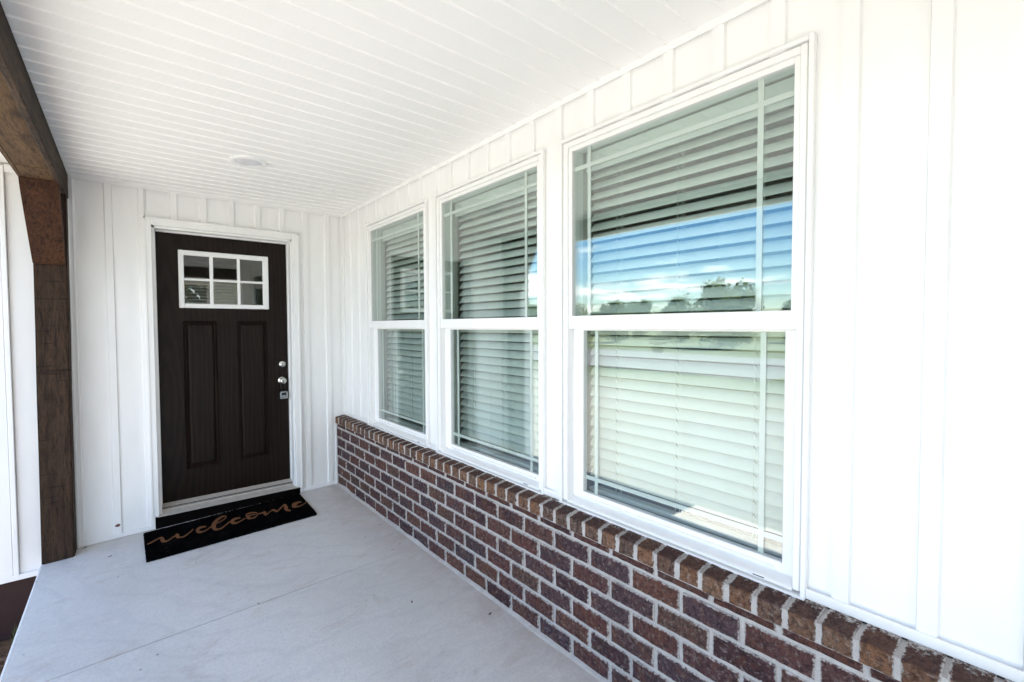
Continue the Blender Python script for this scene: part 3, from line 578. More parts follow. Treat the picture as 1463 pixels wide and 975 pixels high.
# battens: right edges measured in the photograph
edges = [-.129-.1862*k for k in range(9)]+[-1.812]
prev = -.0125
for i, r_ in enumerate(edges):
    out_side = r_ < -1.99
    zb = FZ(r_-.02)+.001
    w_ = TB
    pan = cut(r_+.0006, prev, zb, 2.47, [(DH[0][0], DH[0][1], -.2, DH[0][3])])
    if pan:
        mb = MB()
        for a, b_, c, d in pan: mb.box(a, b_, 0, .0105, c, d)
        mb.build('siding_panel', M_siding, ew)
    bt = cut(r_-w_, r_, zb, 2.47, [(DH[0][0], DH[0][1], -.2, DH[0][3])])
    if bt:
        mb = MB()
        for a, b_, c, d in bt:
            mb.prism([(a, .0105), (a, 0), (a+.007, -.0125), (b_-.002, -.0125), (b_, 0), (b_, .0105)], c, d, 'z')
        mb.build('batten', M_siding, ew)
    prev = r_-w_
mb = MB()
for a, b_ in ((-1.85, CAS[0]-.001), (CAS[1]+.004, -.092)): slopebox(mb, a, b_, -.0185, -.0127, .003, .030); slopebox(mb, a, b_, -.0128, 0, .001, .018)
mb.box(-1.4525, -1.4290, -.0245, -.0005, FZ(-1.44)+.002, CAS[2]-.004).box(-.4190, -.3985, -.0245, -.0005, FZ(-.41)+.002, .034)
mb.build('base_trim', M_trim, ew)
MB().bbox(-2.245, -2.002, -.021, -.0127, -.176, -.140, .0015).box(-2.245, -2.002, -.0128, 0, -.1755, -.155).build('base_trim', M_trim, ew)
MB().bbox(-1.836, -.0178, -.0178, -.0128, 2.449, 2.478, .0012).build('ceiling_trim', M_trim, ew)
MB().bbox(-2.128, -2.0, -.0178, -.0128, 2.43, 2.478, .0012).build('ceiling_trim', M_trim, ew)
MB().box(-2.1285, -1.8585, .0, .0105, -.168, 2.47).build('siding_panel', M_siding, ew)
MB().bbox(-2.1545, -2.1295, -.0215, .0, -.172, 2.47, .003).build('corner_trim', M_trim, ew)
MB().bbox(-2.252, -2.1565, -.0175, .0100, -.172, 2.47, .003).bbox(-2.268, -2.2525, -.0175, .09, -.172, 2.47, .003).build('corner_trim', M_trim, ew)
# corner strips: against the post and in the wall corner
MB().bbox(-1.853, -1.840, -.030, -.0127, -.055, 2.448, .002).bbox(-1.8235, -1.8185, -.020, -.0127, -.054, 2.448, .001).build('corner_trim', M_trim, ew)
MB().bbox(-.032, -.0195, -.019, -.0127, .634, 2.448, .0015).build('corner_trim', M_trim, ew)
MB().bbox(-.108, -.0925, -.030, -.0127, .003, .548, .002).build('corner_trim', M_trim, ew)
# splash of dried mud low on a batten
bm = bmesh.new(); bmesh.ops.create_icosphere(bm, subdivisions=2, radius=1)
for v in bm.verts: v.co = Vector((v.co.x*.015*(1+.9*mnoise.noise(v.co*2)), v.co.y*.0022, v.co.z*.009*(1+.9*mnoise.noise(v.co*3)))); v.co += Vector((-1.640, -.0135, .040))
MB().bm(bm).build('mud_spot', M_mud, ew, smooth=True)

fw = MB().box(-2.3, -1.99, .006, .15, -.75, -.171)
tag(fw.build('foundation_wall', M_found), 'dark red foundation strip below the siding left of the porch slab', 'foundation')

# ================================================================ WINDOWS
def window(i, w):
    yc = (w['uf']+w['un'])/2
    root = tag(empty('window', (0, yc, .64)), w['lab'], 'window', 'double hung windows in a row above the brick wall')
    uf, un, lf, ln_, y1, y0, z0, z1 = w['uf'], w['un'], w['lf'], w['ln'], w['y1'], w['y0'], w['z0'], w['z1']
    UZ0, UZ1, LZ0, LZ1 = 1.494, 2.228, .697, 1.428
    # outer frame
    mb = MB()
    fx, bx = -.0165, .092
    mb.bbox(fx, bx, uf+.020, y1, z0+.004, z1, .0025)                        # far jamb
    mb.bbox(fx, bx, y0, un-.018, z0+.004, z1, .0025)                        # near jamb
    mb.bbox(fx, bx, un-.018, uf+.020, UZ1+.020, z1-.001, .0025)             # head
    mb.prism([(fx, z0), (bx, z0), (bx, z0+.030), (.034, z0+.030), (.030, z0+.019), (fx+.006, z0+.012), (fx, z0+.009)], un-.018, uf+.020, 'y')  # sloping sill
    fr = mb.build('frame', M_frame, root)
    MB().box(-.0169, -.0160, y0+.10, y0+.135, z0+.0035, z0+.0068).build('weep_slot', M_caulk, fr)
    # trim channel round the frame
    mb = MB(); jx0, jx1 = -.0235, -.001; t_ = .0145; gp = .0035
    mb.bbox(jx0, jx1, y1+gp, y1+gp+t_, z0-.018, z1+gp+t_, .002)
    mb.bbox(jx0, jx1, y0-gp-t_, y0-gp, z0-.018, z1+gp+t_, .002)
    mb.bbox(jx0+.0005, jx1, y0-gp, y1+gp, z1+gp, z1+gp+t_, .002)
    mb.bbox(jx0-.001, jx1, y0-gp, y1+gp, z0-.018, z0-.0035, .002)
    mb.bbox(jx0-.007, jx0+.004, y0-gp-t_, y1+gp+t_, z0-.0125, z0-.0035, .002)
    mb.build('trim_channel', M_trim, root)
    # upper sash
    ux, ub = -.0085, .020
    mb = MB(); mb.bbox(ux, ub, uf, uf+.0195, UZ0-.058, UZ1+.0195, .002); mb.bbox(ux, ub, un-.0175, un, UZ0-.058, UZ1+.0195, .002)
    mb.bbox(ux, ub, un, uf, UZ1, UZ1+.0195, .002); mb.bbox(ux-.001, ub, un, uf, UZ0-.058, UZ0, .002)
    us = mb.build('upper_sash', M_frame, root)
    MB().box(.003, .0065, un-.004, uf+.004, UZ0-.004, UZ1+.004).build('glass', M_glass, us)
    MB().box(.0165, .0185, un-.004, uf+.004, UZ0-.004, UZ1+.004).build('glass', M_glass, us)
    mw = .0088
    for yc_ in (uf-.086, un+.101):
        MB().box(.0088, .0135, yc_-mw, yc_+mw, UZ0, UZ1).build('muntin', M_bar, us)
    MB().box(.0082, .0141, un, uf, UZ1-.078-mw, UZ1-.078+mw).build('muntin', M_bar, us)
    # lower sash
    lx, lb = .022, .050
    mb = MB(); mb.bbox(lx, lb, lf, uf+.020, LZ0-.030, LZ1+.02, .002); mb.bbox(lx, lb, un-.018, ln_, LZ0-.030, LZ1+.02, .002)
    mb.bbox(lx, lb, ln_, lf, LZ1, LZ1+.030, .002); mb.bbox(lx, lb, ln_, lf, LZ0-.030, LZ0, .002)
    mb.bbox(lx-.007, lx+.001, ln_+.02, lf-.02, LZ0-.026, LZ0-.018, .002)
    ls = mb.build('lower_sash', M_frame, root)
    MB().box(.033, .0365, ln_-.004, lf+.004, LZ0-.004, LZ1+.004).build('glass', M_glass, ls)
    MB().box(.0465, .0485, ln_-.004, lf+.004, LZ0-.004, LZ1+.004).build('glass', M_glass, ls)
    for yc_ in (lf-.062, ln_+.071):
        MB().box(.0388, .0435, yc_-mw, yc_+mw, LZ0, LZ1).build('muntin', M_bar, ls)
    MB().box(.0382, .0441, ln_, lf, LZ0+.065-mw, LZ0+.065+mw).build('muntin', M_bar, ls)
    # maker's sticker printed on the lower glass
    if i in (0, 2):
        mb = MB(); yy = ln_+(.46 if i == 2 else .36)
        rows = [(0, .035, .3), (.010, .062, .9), (.021, .075, .25), (.026, .075, .25), (.031, .03, .3), (.040, .045, .8), (.045, .055, .6), (.050, .04, .9), (.055, .05, .7), (.060, .036, .9)]
        for dz, ww_, dens in rows:
            y = yy+ww_/2
            while y > yy-ww_/2:
                l = random.uniform(.002, .005); mb.box(.0321, .0326, y-l, y, LZ1-.022-dz-.0012, LZ1-.022-dz+.0010*dens); y -= l+random.uniform(.0012, .0028)
        mb.build('printed_label', M_ink, ls)
    # ---------------- blind (hangs inside: a thing of its own)
    bl = tag(empty('window_blind', (.145, yc, 2.25)), ['white slatted blind behind the farthest window, beside the entry door', 'white slatted blind behind the middle window',
        'white slatted blind behind the nearest window'][i], 'blind', 'white horizontal blinds inside the windows')
    by0, by1 = un-.008, uf+.012
    MB().bbox(.118, .168, by0, by1, 2.205, 2.245, .002).build('headrail', M_slat, bl)
    MB().bbox(.104, .110, by0-.002, by1+.002, 2.158, 2.246, .0015).build('valance', M_slat, bl)
    th = R(53); ch = .050; prof = []
    for s_, off in ((1, .0013), (-1, -.0013)):
        for a in ((-1, -.5, 0, .5, 1) if s_ == 1 else (1, .5, 0, -.5, -1)):
            u = a*ch/2; v = .0032*(1-a*a)+off
            prof.append((u*math.cos(th)-v*math.sin(th), u*math.sin(th)+v*math.cos(th)))
    sm = MB().prism(prof, by0+.003-yc, by1-.003-yc, 'y').mesh('slat', M_slat, smooth=False)
    nz_ = 32
    zs = [2.130+.0195-.048*k for k in range(nz_)]
    for k, z in enumerate(zs):
        if z-.02 < .700: break
        o = link('slat', sm, bl, (.145, yc, z)); o.rotation_euler = (random.uniform(-.0028, .0028), random.uniform(-.05, .05), random.uniform(-.002, .002))
    MB().bbox(.122, .168, by0+.003, by1-.003, .664, .684, .004).build('bottom_rail', M_slat, bl)
    for off in (.145, .440, .740):
        yy = uf-off; mb = MB()
        mb.tube([(.1275, yy, 2.2), (.1275, yy, .684)], .0011, 4); mb.tube([(.1625, yy+.002, 2.2), (.1625, yy+.002, .684)], .0011, 4)
        mb.tube([(.145, yy-.018, 2.2), (.145, yy-.018, .684)], .0009, 4)
        mb.build('ladder_cord', M_cord, bl)
        mb = MB()
        for z in zs[:30]: mb.box(.1268, .1278, yy-.0012, yy+.0012, z-.030, z-.019); mb.tube([(.1275, yy, z-.020), (.1275, yy-.010, z-.034)], .0010, 4)
        mb.build('ladder_rung', M_cordshade, bl)['kind'] = 'stuff'
for i, w in enumerate(WIN): window(i, w)

# ================================================================ CEILING
pc = tag(empty('porch_ceiling', (-1, -2.5, CEIL)), 'white beaded soffit ceiling of narrow grooved boards over the porch', 'ceiling')
pit = .1072; prof = [(0, 0), (.0905, 0), (.0945, -.0065), (.1010, -.0065), (.1045, 0), (.1072, 0), (.1072, .014), (0, .014)]
pm = MB().prism([(a-pit/2, b_) for a, b_ in prof], -1.845+.92, -.0005+.92, 'x').mesh('ceiling_board', M_ceil)
y = -2.166+pit*21
while y-pit*.5 > YEND:
    if y-pit < -.0 + .02:
        if y > -.001:
            me = MB().prism([(a-pit/2, b_) for a, b_ in [(0, 0), (min(.0885, pit-y-.001), 0), (min(.0885, pit-y-.001), .014), (0, .014)]], -.925, .9195, 'x').mesh('ceiling_board', M_ceil)
        else: me = pm
        link('ceiling_board', me, pc, (-.92, y-pit/2, CEIL))
    y -= pit
MB().box(-1.845, .0, YEND, 0, CEIL+.0145, CEIL+.02).build('ceiling_backing', M_ceil, pc)

cl = tag(empty('recessed_light', (-.952, -1.045, CEIL)), 'round white recessed light set flush in the porch ceiling', 'ceiling light')
MB().lathe([(.074, -.003), (.0745, -.010), (.080, -.0125), (.098, -.0105), (.1035, -.006), (.1035, .001)], (-.952, -1.045, CEIL), 'z', 48).build('trim_ring', M_trim, cl, smooth=True)
MB().lathe([(.0, -.0088), (.050, -.0088), (.0735, -.0082), (.0738, -.002)], (-.952, -1.045, CEIL), 'z', 48).build('lens', M_lens, cl, smooth=True)

# ================================================================ BEAM, POSTS, BRACE
def plank(name, x0, x1, y0, y1, z0, z1, mat, parent, b=.004, sub=0, jit=.0):
    return MB().bbox(x0, x1, y0, y1, z0, z1, b).build(name, mat, parent)
bmroot = tag(empty('porch_beam', (-1.92, -2.5, 2.31)), 'long dark stained timber beam along the left edge of the ceiling', 'beam')
plank('side_board', -1.864, -1.838, YEND+.0, -.008, 2.309, 2.474, M_beamside, bmroot)
plank('side_board', -2.022, -2.000, YEND+.0, -.008, 2.3215, 2.49, M_beamunder, bmroot)
plank('bottom_board', -1.9995, -1.8645, -.700, -.008, 2.320, 2.344, M_beamunder, bmroot, .002)
plank('bottom_board', -1.9995, -1.8645, -3.20, -.7035, 2.321, 2.344, M_beamunder, bmroot, .002)
plank('bottom_board', -1.9995, -1.8645, YEND, -3.2035, 2.320, 2.344, M_beamunder, bmroot, .002)
MB().bbox(-1.862, -1.842, -.05, -.012, 2.3005, 2.308, .002).build('shim', M_trim, bmroot)
cb = tag(empty('end_beam', (-1, YEND+.08, 2.31)), 'dark stained beam crossing the near end of the porch, seen only in the door glass', 'beam')
plank('side_board', -1.8375, -.001, YEND-.03, YEND-.005, 2.309, 2.47, M_beamside, cb)
plank('side_board', -1.8375, -.001, YEND+.14-.025, YEND+.14, 2.309, 2.47, M_beamside, cb)
plank('bottom_board', -1.8375, -.001, YEND-.0045, YEND+.1145, 2.320, 2.344, M_beamunder, cb, .002)

def post(x0, x1, y0, y1, lab):
    bm = bmesh.new(); bmesh.ops.create_cube(bm, size=1)
    for v in bm.verts: v.co = Vector(((x0, x1)[v.co.x > 0], (y0, y1)[v.co.y > 0], (-.0615, 2.3195)[v.co.z > 0]))
    bmesh.ops.bevel(bm, geom=[e for e in bm.edges if abs(e.verts[0].co.z-e.verts[1].co.z) > 1], offset=.007, segments=2, affect='EDGES')
    for k in range(1, 40):
        bmesh.ops.bisect_plane(bm, geom=bm.verts[:]+bm.edges[:]+bm.faces[:], plane_co=(0, 0, 2.32*k/40), plane_no=(0, 0, 1))
    for v in bm.verts:
        n_ = mnoise.noise(v.co*Vector((9, 9, 3.0)).x*.2)*.0022
        v.co.x += n_+.0070*(v.co.z-.9); v.co.y += .0015*mnoise.noise(Vector((v.co.x*9, 3, v.co.z*4)))
    o = MB().bm(bm).build('porch_post', M_post); return tag(o, lab, 'post')
post(-2.006, -1.851, -.162, -.024, 'square dark stained timber post standing by the entry wall')
post(-2.006, -1.851, YEND, YEND+.155, 'square dark stained timber post at the near end of the porch, behind the camera')
# knee brace: gently bowed face leaning out to the beam
kb = tag(empty('knee_brace', (-1.93, -.2, 1.9)), 'short red brown timber brace from the post up to the beam', 'brace')
side = [(-.1635, 1.853), (-.176, 1.851), (-.188, 1.868), (-.270, 2.000), (-.368, 2.165), (-.418, 2.255), (-.441, 2.3195), (-.345, 2.3195), (-.275, 2.165), (-.1635, 1.985)]
n = len(side); vs = []
for p in (0, 1):
    for y, z in side:
        up_ = (z-1.85)/.47
        vs.append((-2.000-.018*up_ if p == 0 else -1.8515, y, z))
fs = [(i, (i+1) % n, n+(i+1) % n, n+i) for i in range(n)]+[tuple(range(n)), tuple(range(n, 2*n))[::-1]]
bm = bmesh.new(); V_ = [bm.verts.new(v) for v in vs]; [bm.faces.new([V_[i] for i in f]) for f in fs]
bmesh.ops.bevel(bm, geom=bm.edges[:], offset=.003, segments=1, affect='EDGES')
MB().bm(bm).build('brace_block', M_brace, kb)
for x in (-1.966, -1.905):
    MB().lathe([(0, -.0035), (.0038, -.003), (.004, 0)], (x, -.4285, 2.262), 'y', 10).build('nail', M_caulk, kb)

# drying checks across the post face
for z, xa, xb, tilt in ((.070, -2.010, -1.905, .006), (.585, -2.008, -1.965, -.002), (.790, -1.955, -1.868, .004), (1.31, -1.93, -1.86, -.003), (1.62, -1.935, -1.857, .001)):
    mb = MB(); k = 10; pts = [(xa+(xb-xa)*i/k+.0070*(z-.9), z+tilt*i/k+random.uniform(-.0012, .0012)) for i in range(k+1)]
    vs = [(x, -.1636, q+.0011*math.sin(math.pi*(i+.3)/(k+.6))) for i, (x, q) in enumerate(pts)]+[(x, -.1636, q-.0011*math.sin(math.pi*(i+.3)/(k+.6))) for i, (x, q) in enumerate(pts)]
    mb.add(vs, [(i, i+1, k+2+i, k+1+i) for i in range(k)]); o = mb.build('crack', M_caulk, bpy.data.objects['porch_post'])
# ================================================================ ROOF AND HOUSE BODY
rf = tag(empty('house_roof', (2, 0, 2.6)), 'shingled roof over the porch and house, above the picture', 'roof')
MB().box(-2.03, 7, -9.25, 5.0, 2.4955, 2.60).build('roof_deck', M_trim, rf)  # carried on over the added porch length to keep light off the near wall
MB().box(-2.75, -2.0305, -3.35, 5.0, 2.4905, 2.60).build('eave', M_trim, rf)  # unseen overhang, its reach set to shade the slab edge and left wall
MB().prism([(-2.80, 2.6005), (7.2, 2.6005), (7.2, 2.66), (2.5, 4.3), (-2.80, 2.64)], -3.36, 5.0, 'y').build('roof_slope', M_shingle, rf)
MB().prism([(-2.06, 2.6005), (7.2, 2.6005), (7.2, 2.66), (2.5, 4.2), (-2.06, 2.66)], -9.3, -3.361, 'y').build('roof_slope', M_shingle, rf)
hb = tag(empty('house_body', (3, -2, 0)), 'plain rooms and outer walls of the house behind the windows and the door, with an added porch length shading the near end', 'house')
# added past the end beam to dim the near end: slab, ceiling, wall, post
YE2 = -9.2
MB().box(0, .135, YE2, YEND-.101, -.5, 2.494).build('outer_wall', M_siding, hb)
MB().box(-1.845, -.001, YE2, YEND-.032, CEIL, CEIL+.018).build('added_soffit', M_ceil, hb)
MB().prism([(-2.016, -.55), (-.001, -.55), (-.001, FZ(0)), (-2.016, FZ(-2.016))], YE2, YEND-.021, 'y').build('added_slab', M_conc, hb)
MB().box(-2.0, -1.84, YE2, YEND-.001, 2.31, 2.48).box(-2.0, -1.84, YE2, YE2+.16, .001, 2.309).build('added_porch_frame', M_post, hb)
# living room shell (inner faces are what shows between the slats)
x0, x1, y0, y1 = .136, 6.0, YEND, -.05
MB().box(x0, x1, y0, y1, -.2, .02).build('room_floor', M_carpet, hb)
MB().box(x0, x1, y0, y1, 2.44, 2.494).build('room_ceiling', M_inside, hb)
MB().box(x1, x1+.1, y0, y1, .02, 2.44).build('room_wall', M_inside, hb)
MB().box(.136, x1, y1, y1+.045, .02, 2.44).build('room_wall', M_inside, hb)
MB().box(.136, x1, y0-.1, y0-.001, -.5, 2.494).build('room_wall', M_insidew, hb)
MB().box(2.4, 2.5, y0, -2.35, .02, 2.44).build('room_wall', M_insidew, hb)
MB().box(1.5, 2.3, -1.15, -.06, .02, .9).box(1.48, 2.32, -1.17, -.06, .9005, .94).build('counter', M_insidew, hb)
# hall behind the door with a back window
MB().box(-2.0, .0105, .1355, 4.2, -.2, .085).build('hall_floor', M_carpet, hb)
MB().box(-2.0, .1, .1355, 4.3, 2.44, 2.494).build('hall_ceiling', M_inside, hb)
MB().box(-2.25, -1.99, .1355, 4.3, -.75, 2.44).build('hall_wall', M_inside, hb)
MB().box(.0106, .12, .1355, 4.3, -.5, 2.44).build('hall_wall', M_inside, hb)
mb = MB()
for a, b_, c, d in cut(-1.99, .0106, -.5, 2.44, [(-.98, -.12, 1.35, 2.16)]): mb.box(a, b_, 4.2, 4.3, c, d)
mb.build('hall_wall', M_inside, hb)
MB().box(-2.1, 6.1, 4.301, 4.9, -.6, .0).box(6.001, 6.1, -.05, 4.3, -.5, 2.494).build('outer_wall', M_siding, hb)
bb = tag(empty('back_window_blind', (-.55, 4.15, 2.2)), 'white blind on the back window glimpsed through the door glass', 'blind')
sl = MB().prism([(-.013, -.022), (-.011, -.023), (.013, .022), (.011, .023)], -.43, .43, 'x').mesh('slat', M_slat)
for k in range(17): link('slat', sl, bb, (-.55, 4.15, 2.14-.048*k))

# ================================================================ DOOR
YD = .11
df = tag(empty('door_frame', (-.925, 0, 0)), 'white casing, jambs and metal threshold around the front door', 'door frame')
c0, c1, cb_, ct = CAS; i0, i1, it = -1.404, -.449, 2.197
def casing(prof_w, *a): pass
mb = MB(); mb.bbox(c0, i0, -.030, -.0005, cb_-.004, ct, .003); mb.bbox(c0-.001, c0+.014, -.0345, -.0305, cb_-.004, ct, .0015); mb.build('casing_side', M_trim, df)
mb = MB(); mb.bbox(i1, c1, -.030, -.0005, .034, ct, .003); mb.bbox(c1-.014, c1+.001, -.0345, -.0305, .034, ct, .0015); mb.build('casing_side', M_trim, df)
mb = MB(); mb.bbox(i0, i1, -.0298, -.0005, it, ct, .003); mb.bbox(c0, c1, -.0345, -.0306, ct-.014, ct+.001, .0015); mb.build('casing_head', M_trim, df)
s0, s1, sb_, st_ = -1.383, -.463, .0955, 2.177         # slab
MB().bbox(i0-.004, s0-.0035, -.0015, .1345, .05, it+.004, .001).build('jamb', M_trim, df)
MB().bbox(s1+.0035, i1+.004, -.0015, .1345, .05, it+.004, .001).build('jamb', M_trim, df)
MB().bbox(i0, i1, -.0015, .1345, st_+.0035, it+.003, .001).build('jamb', M_trim, df)
mb = MB(); mb.box(s1-.004, s1+.0038, YD-.030, YD-.004, sb_, st_+.003); mb.box(s0-.0038, s0+.004, YD-.030, YD-.004, sb_, st_+.003); mb.box(s0, s1, YD-.030, YD-.004, st_-.006, st_+.0038)
mb.build('weatherstrip', M_trim, df)
mb = MB(); mb.prism([(-.036, .043), (-.036, .049), (.035, .062), (.040, .070), (.058, .072), (.062, .082), (.100, .090), (.134, .090), (.134, .043)], i0-.012, i1+.012, 'x')
mb.build('threshold', M_alu, df)
MB().box(s0, s1, .045, .050, .0655, .073).box(s0, s1, .0585, .0635, .0725, .0795).build('threshold_groove', M_caulk, df)
MB().box(-1.428, -.42, -.030, .13, -.046, .0425).build('riser', M_kick, df)

dr = tag(empty('front_door', (-.923, YD, .1)), 'dark brown wood grained front door with a six pane window at the top', 'door')
# slab as one sheet with two panels pressed into it
def slab():
    bm = bmesh.new()
    xs_ = [s0, -1.221, -.993, -.853, -.627, s1]; zs_ = [sb_, .329, 1.497, 1.612, 2.040, st_]
    y = YD
    def quad(xa, xb, za, zb, yy=YD): return [(xa, yy, za), (xb, yy, za), (xb, yy, zb), (xa, yy, zb)]
    q = MB()
    lite = (-1.226, -.626, 1.616, 2.036)
    cells = []
    for a, b_, c, d in cut(s0, s1, sb_, st_, [(-1.221, -.993, .329, 1.497), (-.853, -.627, .329, 1.497), lite]): q.add(quad(a, b_, c, d), [(0, 1, 2, 3)])
    for (xa, xb, za, zb) in ((-1.221, -.993, .329, 1.497), (-.853, -.627, .329, 1.497)):
        st = [(0, 0), (.004, .005), (.008, .0015), (.012, .0060), (.016, .0150), (.022, .0155), (.034, .0040), (.040, .0030)]
        loops = [[(xa+i, YD+dd, za+i), (xb-i, YD+dd, za+i), (xb-i, YD+dd, zb-i), (xa+i, YD+dd, zb-i)] for i, dd in st]
        for A, B in zip(loops, loops[1:]):
            for k in range(4): q.add([A[k], A[(k+1) % 4], B[(k+1) % 4], B[k]], [(0, 1, 2, 3)])
        q.add(loops[-1], [(0, 1, 2, 3)])
    q.box(s0, s1, YD+.001, YD+.018, sb_, .31); 
    for a, b_, c, d in cut(s0, s1, sb_, st_, [lite]): q.box(a, b_, YD+.020, YD+.024, c, d)
    q.add(quad(s0, s0, sb_, st_), []);
    q.add([(s0, YD, sb_), (s0, YD+.022, sb_), (s0, YD+.022, st_), (s0, YD, st_)], [(0, 1, 2, 3)]).add([(s1, YD, sb_), (s1, YD+.022, sb_), (s1, YD+.022, st_), (s1, YD, st_)], [(0, 1, 2, 3)])
    bm.free(); return q
slab().build('door_slab', M_door, dr)
MB().box(s0, s1, YD-.002, YD+.02, sb_-.008, sb_-.0005).build('door_sweep', M_alu, dr)
# lite frame, bars, panes
lx0, lx1, lz0, lz1 = -1.241, -.611, 1.600, 2.050; px = [(-1.206, -1.037), (-1.012, -.844), (-.822, -.655)]; pz = [(1.635, 1.816), (1.834, 2.011)]
mb = MB()
mb.bbox(lx0, px[0][0], YD-.012, YD+.015, lz0, lz1, .004); mb.bbox(px[2][1], lx1, YD-.012, YD+.015, lz0, lz1, .004)
mb.bbox(px[0][0]-.002, px[2][1]+.002, YD-.0118, YD+.015, lz0+.0005, pz[0][0], .004); mb.bbox(px[0][0]-.002, px[2][1]+.002, YD-.0118, YD+.015, pz[1][1], lz1-.0005, .004)
lf_ = mb.build('lite_frame', M_frame, dr)
for a, b_ in ((px[0][1], px[1][0]), (px[1][1], px[2][0])): MB().bbox(a, b_, YD-.006, YD+.014, pz[0][0]-.002, pz[1][1]+.002, .003).build('muntin', M_frame, lf_)
MB().bbox(px[0][0]-.002, px[2][1]+.002, YD-.0052, YD+.013, pz[0][1], pz[1][0], .003).build('muntin', M_frame, lf_)
for a, b_ in px:
    for c, d in pz: MB().box(a-.003, b_+.003, YD+.0035, YD+.0065, c-.003, d+.003).build('pane', M_doorglass, lf_)
# hardware
db = MB().lathe([(.0, -.030), (.010, -.0305), (.0115, -.029), (.022, -.028), (.027, -.022), (.0305, -.006), (.031, 0)], (-.518, YD, 1.124), 'y', 32).build('deadbolt', M_nickel, dr, smooth=True)
MB().box(-.5185, -.5155, YD-.0312, YD-.0295, 1.117, 1.131).build('keyhole', M_caulk, db)
kn = MB().lathe([(.032, 0), (.0325, -.004), (.029, -.009), (.013, -.013), (.0115, -.030), (.016, -.036), (.026, -.044), (.0275, -.054), (.024, -.062), (.014, -.0655), (0, -.066)], (-.520, YD, .980), 'y', 32).build('knob', M_nickel, dr, smooth=True)
MB().box(-.5215, -.5185, YD-.0670, YD-.0655, .973, .987).build('keyhole', M_caulk, kn)
# key lockbox hanging from the knob
lb = tag(empty('key_lockbox', (-.516, YD-.04, .84)), 'small silver and black key lockbox hanging from the door knob', 'lockbox')
yf = YD-.052
body = MB().prism([(-.548, .822), (-.484, .822), (-.481, .868), (-.490, .889), (-.541, .889), (-.551, .868)], yf, YD-.003, 'y').build('body', M_black, lb)
MB().bbox(-.5465, -.4855, yf-.006, yf-.0005, .825, .852, .003).prism([(-.5465, .8525), (-.537, .8525), (-.537, .877), (-.5385, .8865), (-.543, .884), (-.5475, .868)], yf-.006, yf-.0005, 'y').prism([(-.4955, .8525), (-.4855, .8525), (-.4845, .868), (-.489, .884), (-.4935, .8865), (-.4955, .877)], yf-.006, yf-.0005, 'y').bbox(-.5368, -.4957, yf-.006, yf-.0005, .877, .8865, .002).build('face_plate', M_grey, lb)
arc = [(-.516+.0165*math.cos(a), YD-.024, .935+.058*math.sin(a)) for a in [math.pi*k/12 for k in range(13)]]
MB().tube([(-.4995, YD-.024, .885)]+arc+[(-.5325, YD-.024, .885)], .0042, 10).build('shackle', M_black, lb, smooth=True)
MB().bbox(-.535, -.498, yf-.0035, yf-.0003, .8545, .8755, .001).build('dial_cover', M_black, lb)
tcu = bpy.data.curves.new('lockbox_lettering', 'FONT'); tcu.body = 'MASTER'; tcu.size = .0125; tcu.extrude = .0003; tcu.align_x = 'CENTER'; tcu.offset = .0003
tob = bpy.data.objects.new('lettering', tcu); COL.objects.link(tob)
tmp_me = bpy.data.meshes.new_from_object(tob); bpy.data.objects.remove(tob)
tmp_me.transform(Matrix.Translation((-.516, yf-.0063, .8335)) @ Matrix.Rotation(R(90), 4, 'X')); tmp_me.materials.clear(); tmp_me.materials.append(M_ink)
link('lettering', tmp_me, lb)

# ================================================================ DOORMAT
dm = tag(empty('doormat', (-.97, -.4, 0)), 'black coir doormat with welcome written in tan script', 'doormat')
c4 = [Vector((-1.496, -.600, 0)), Vector((-.457, -.613, 0)), Vector((-.440, -.072, 0)), Vector((-1.500, -.088, 0))]
def matp(s, t): return (c4[0]*(1-s)+c4[1]*s)*(1-t)+(c4[3]*(1-s)+c4[2]*s)*t
mb = MB(); nx_, ny_ = 150, 76
for j in range(ny_+1):
    for i in range(nx_+1):
        p = matp(i/nx_, j/ny_); e = min(i, nx_-i, j, ny_-j)
        z = .0185+.0016*mnoise.noise(p*18)+random.uniform(-.0016, .0016)-(.003 if e == 0 else 0)
        if e == 0: p = p+Vector((random.uniform(-.003, .003), random.uniform(-.003, .003), 0))
        mb.v.append((p.x, p.y, z+FZ(p.x)))
W_ = nx_+1
mb.f = [(j*W_+i, j*W_+i+1, (j+1)*W_+i+1, (j+1)*W_+i) for j in range(ny_) for i in range(nx_)]
rim = [i for i in range(W_)]+[j*W_+nx_ for j in range(1, ny_+1)]+[ny_*W_+i for i in range(nx_-1, -1, -1)]+[j*W_ for j in range(ny_-1, 0, -1)]
base = len(mb.v); mb.v += [(mb.v[i][0], mb.v[i][1], FZ(mb.v[i][0])+.001) for i in rim]; k_ = len(rim)
mb.f += [(rim[i], base+i, base+(i+1) % k_, rim[(i+1) % k_]) for i in range(k_)]; mb.m = [0]*len(mb.f)
mb.build('mat_pile', M_coir, dm)
mb = MB()
for row in LETTERS:
    n = len(row)//2
    vs = [(a, b_, FZ(a)+.0228) for a, b_ in row]+[(a, b_, FZ(a)+.0175) for a, b_ in row]
    m_ = len(row)
    fs = [(2*i, 2*i+1, 2*i+3, 2*i+2) for i in range(n-1)]+[(2*i, 2*i+2, m_+2*i+2, m_+2*i) for i in range(n-1)]+[(2*i+1, m_+2*i+1, m_+2*i+3, 2*i+3) for i in range(n-1)]
    mb.add(vs, fs)
mb.build('welcome_lettering', M_letter, dm)

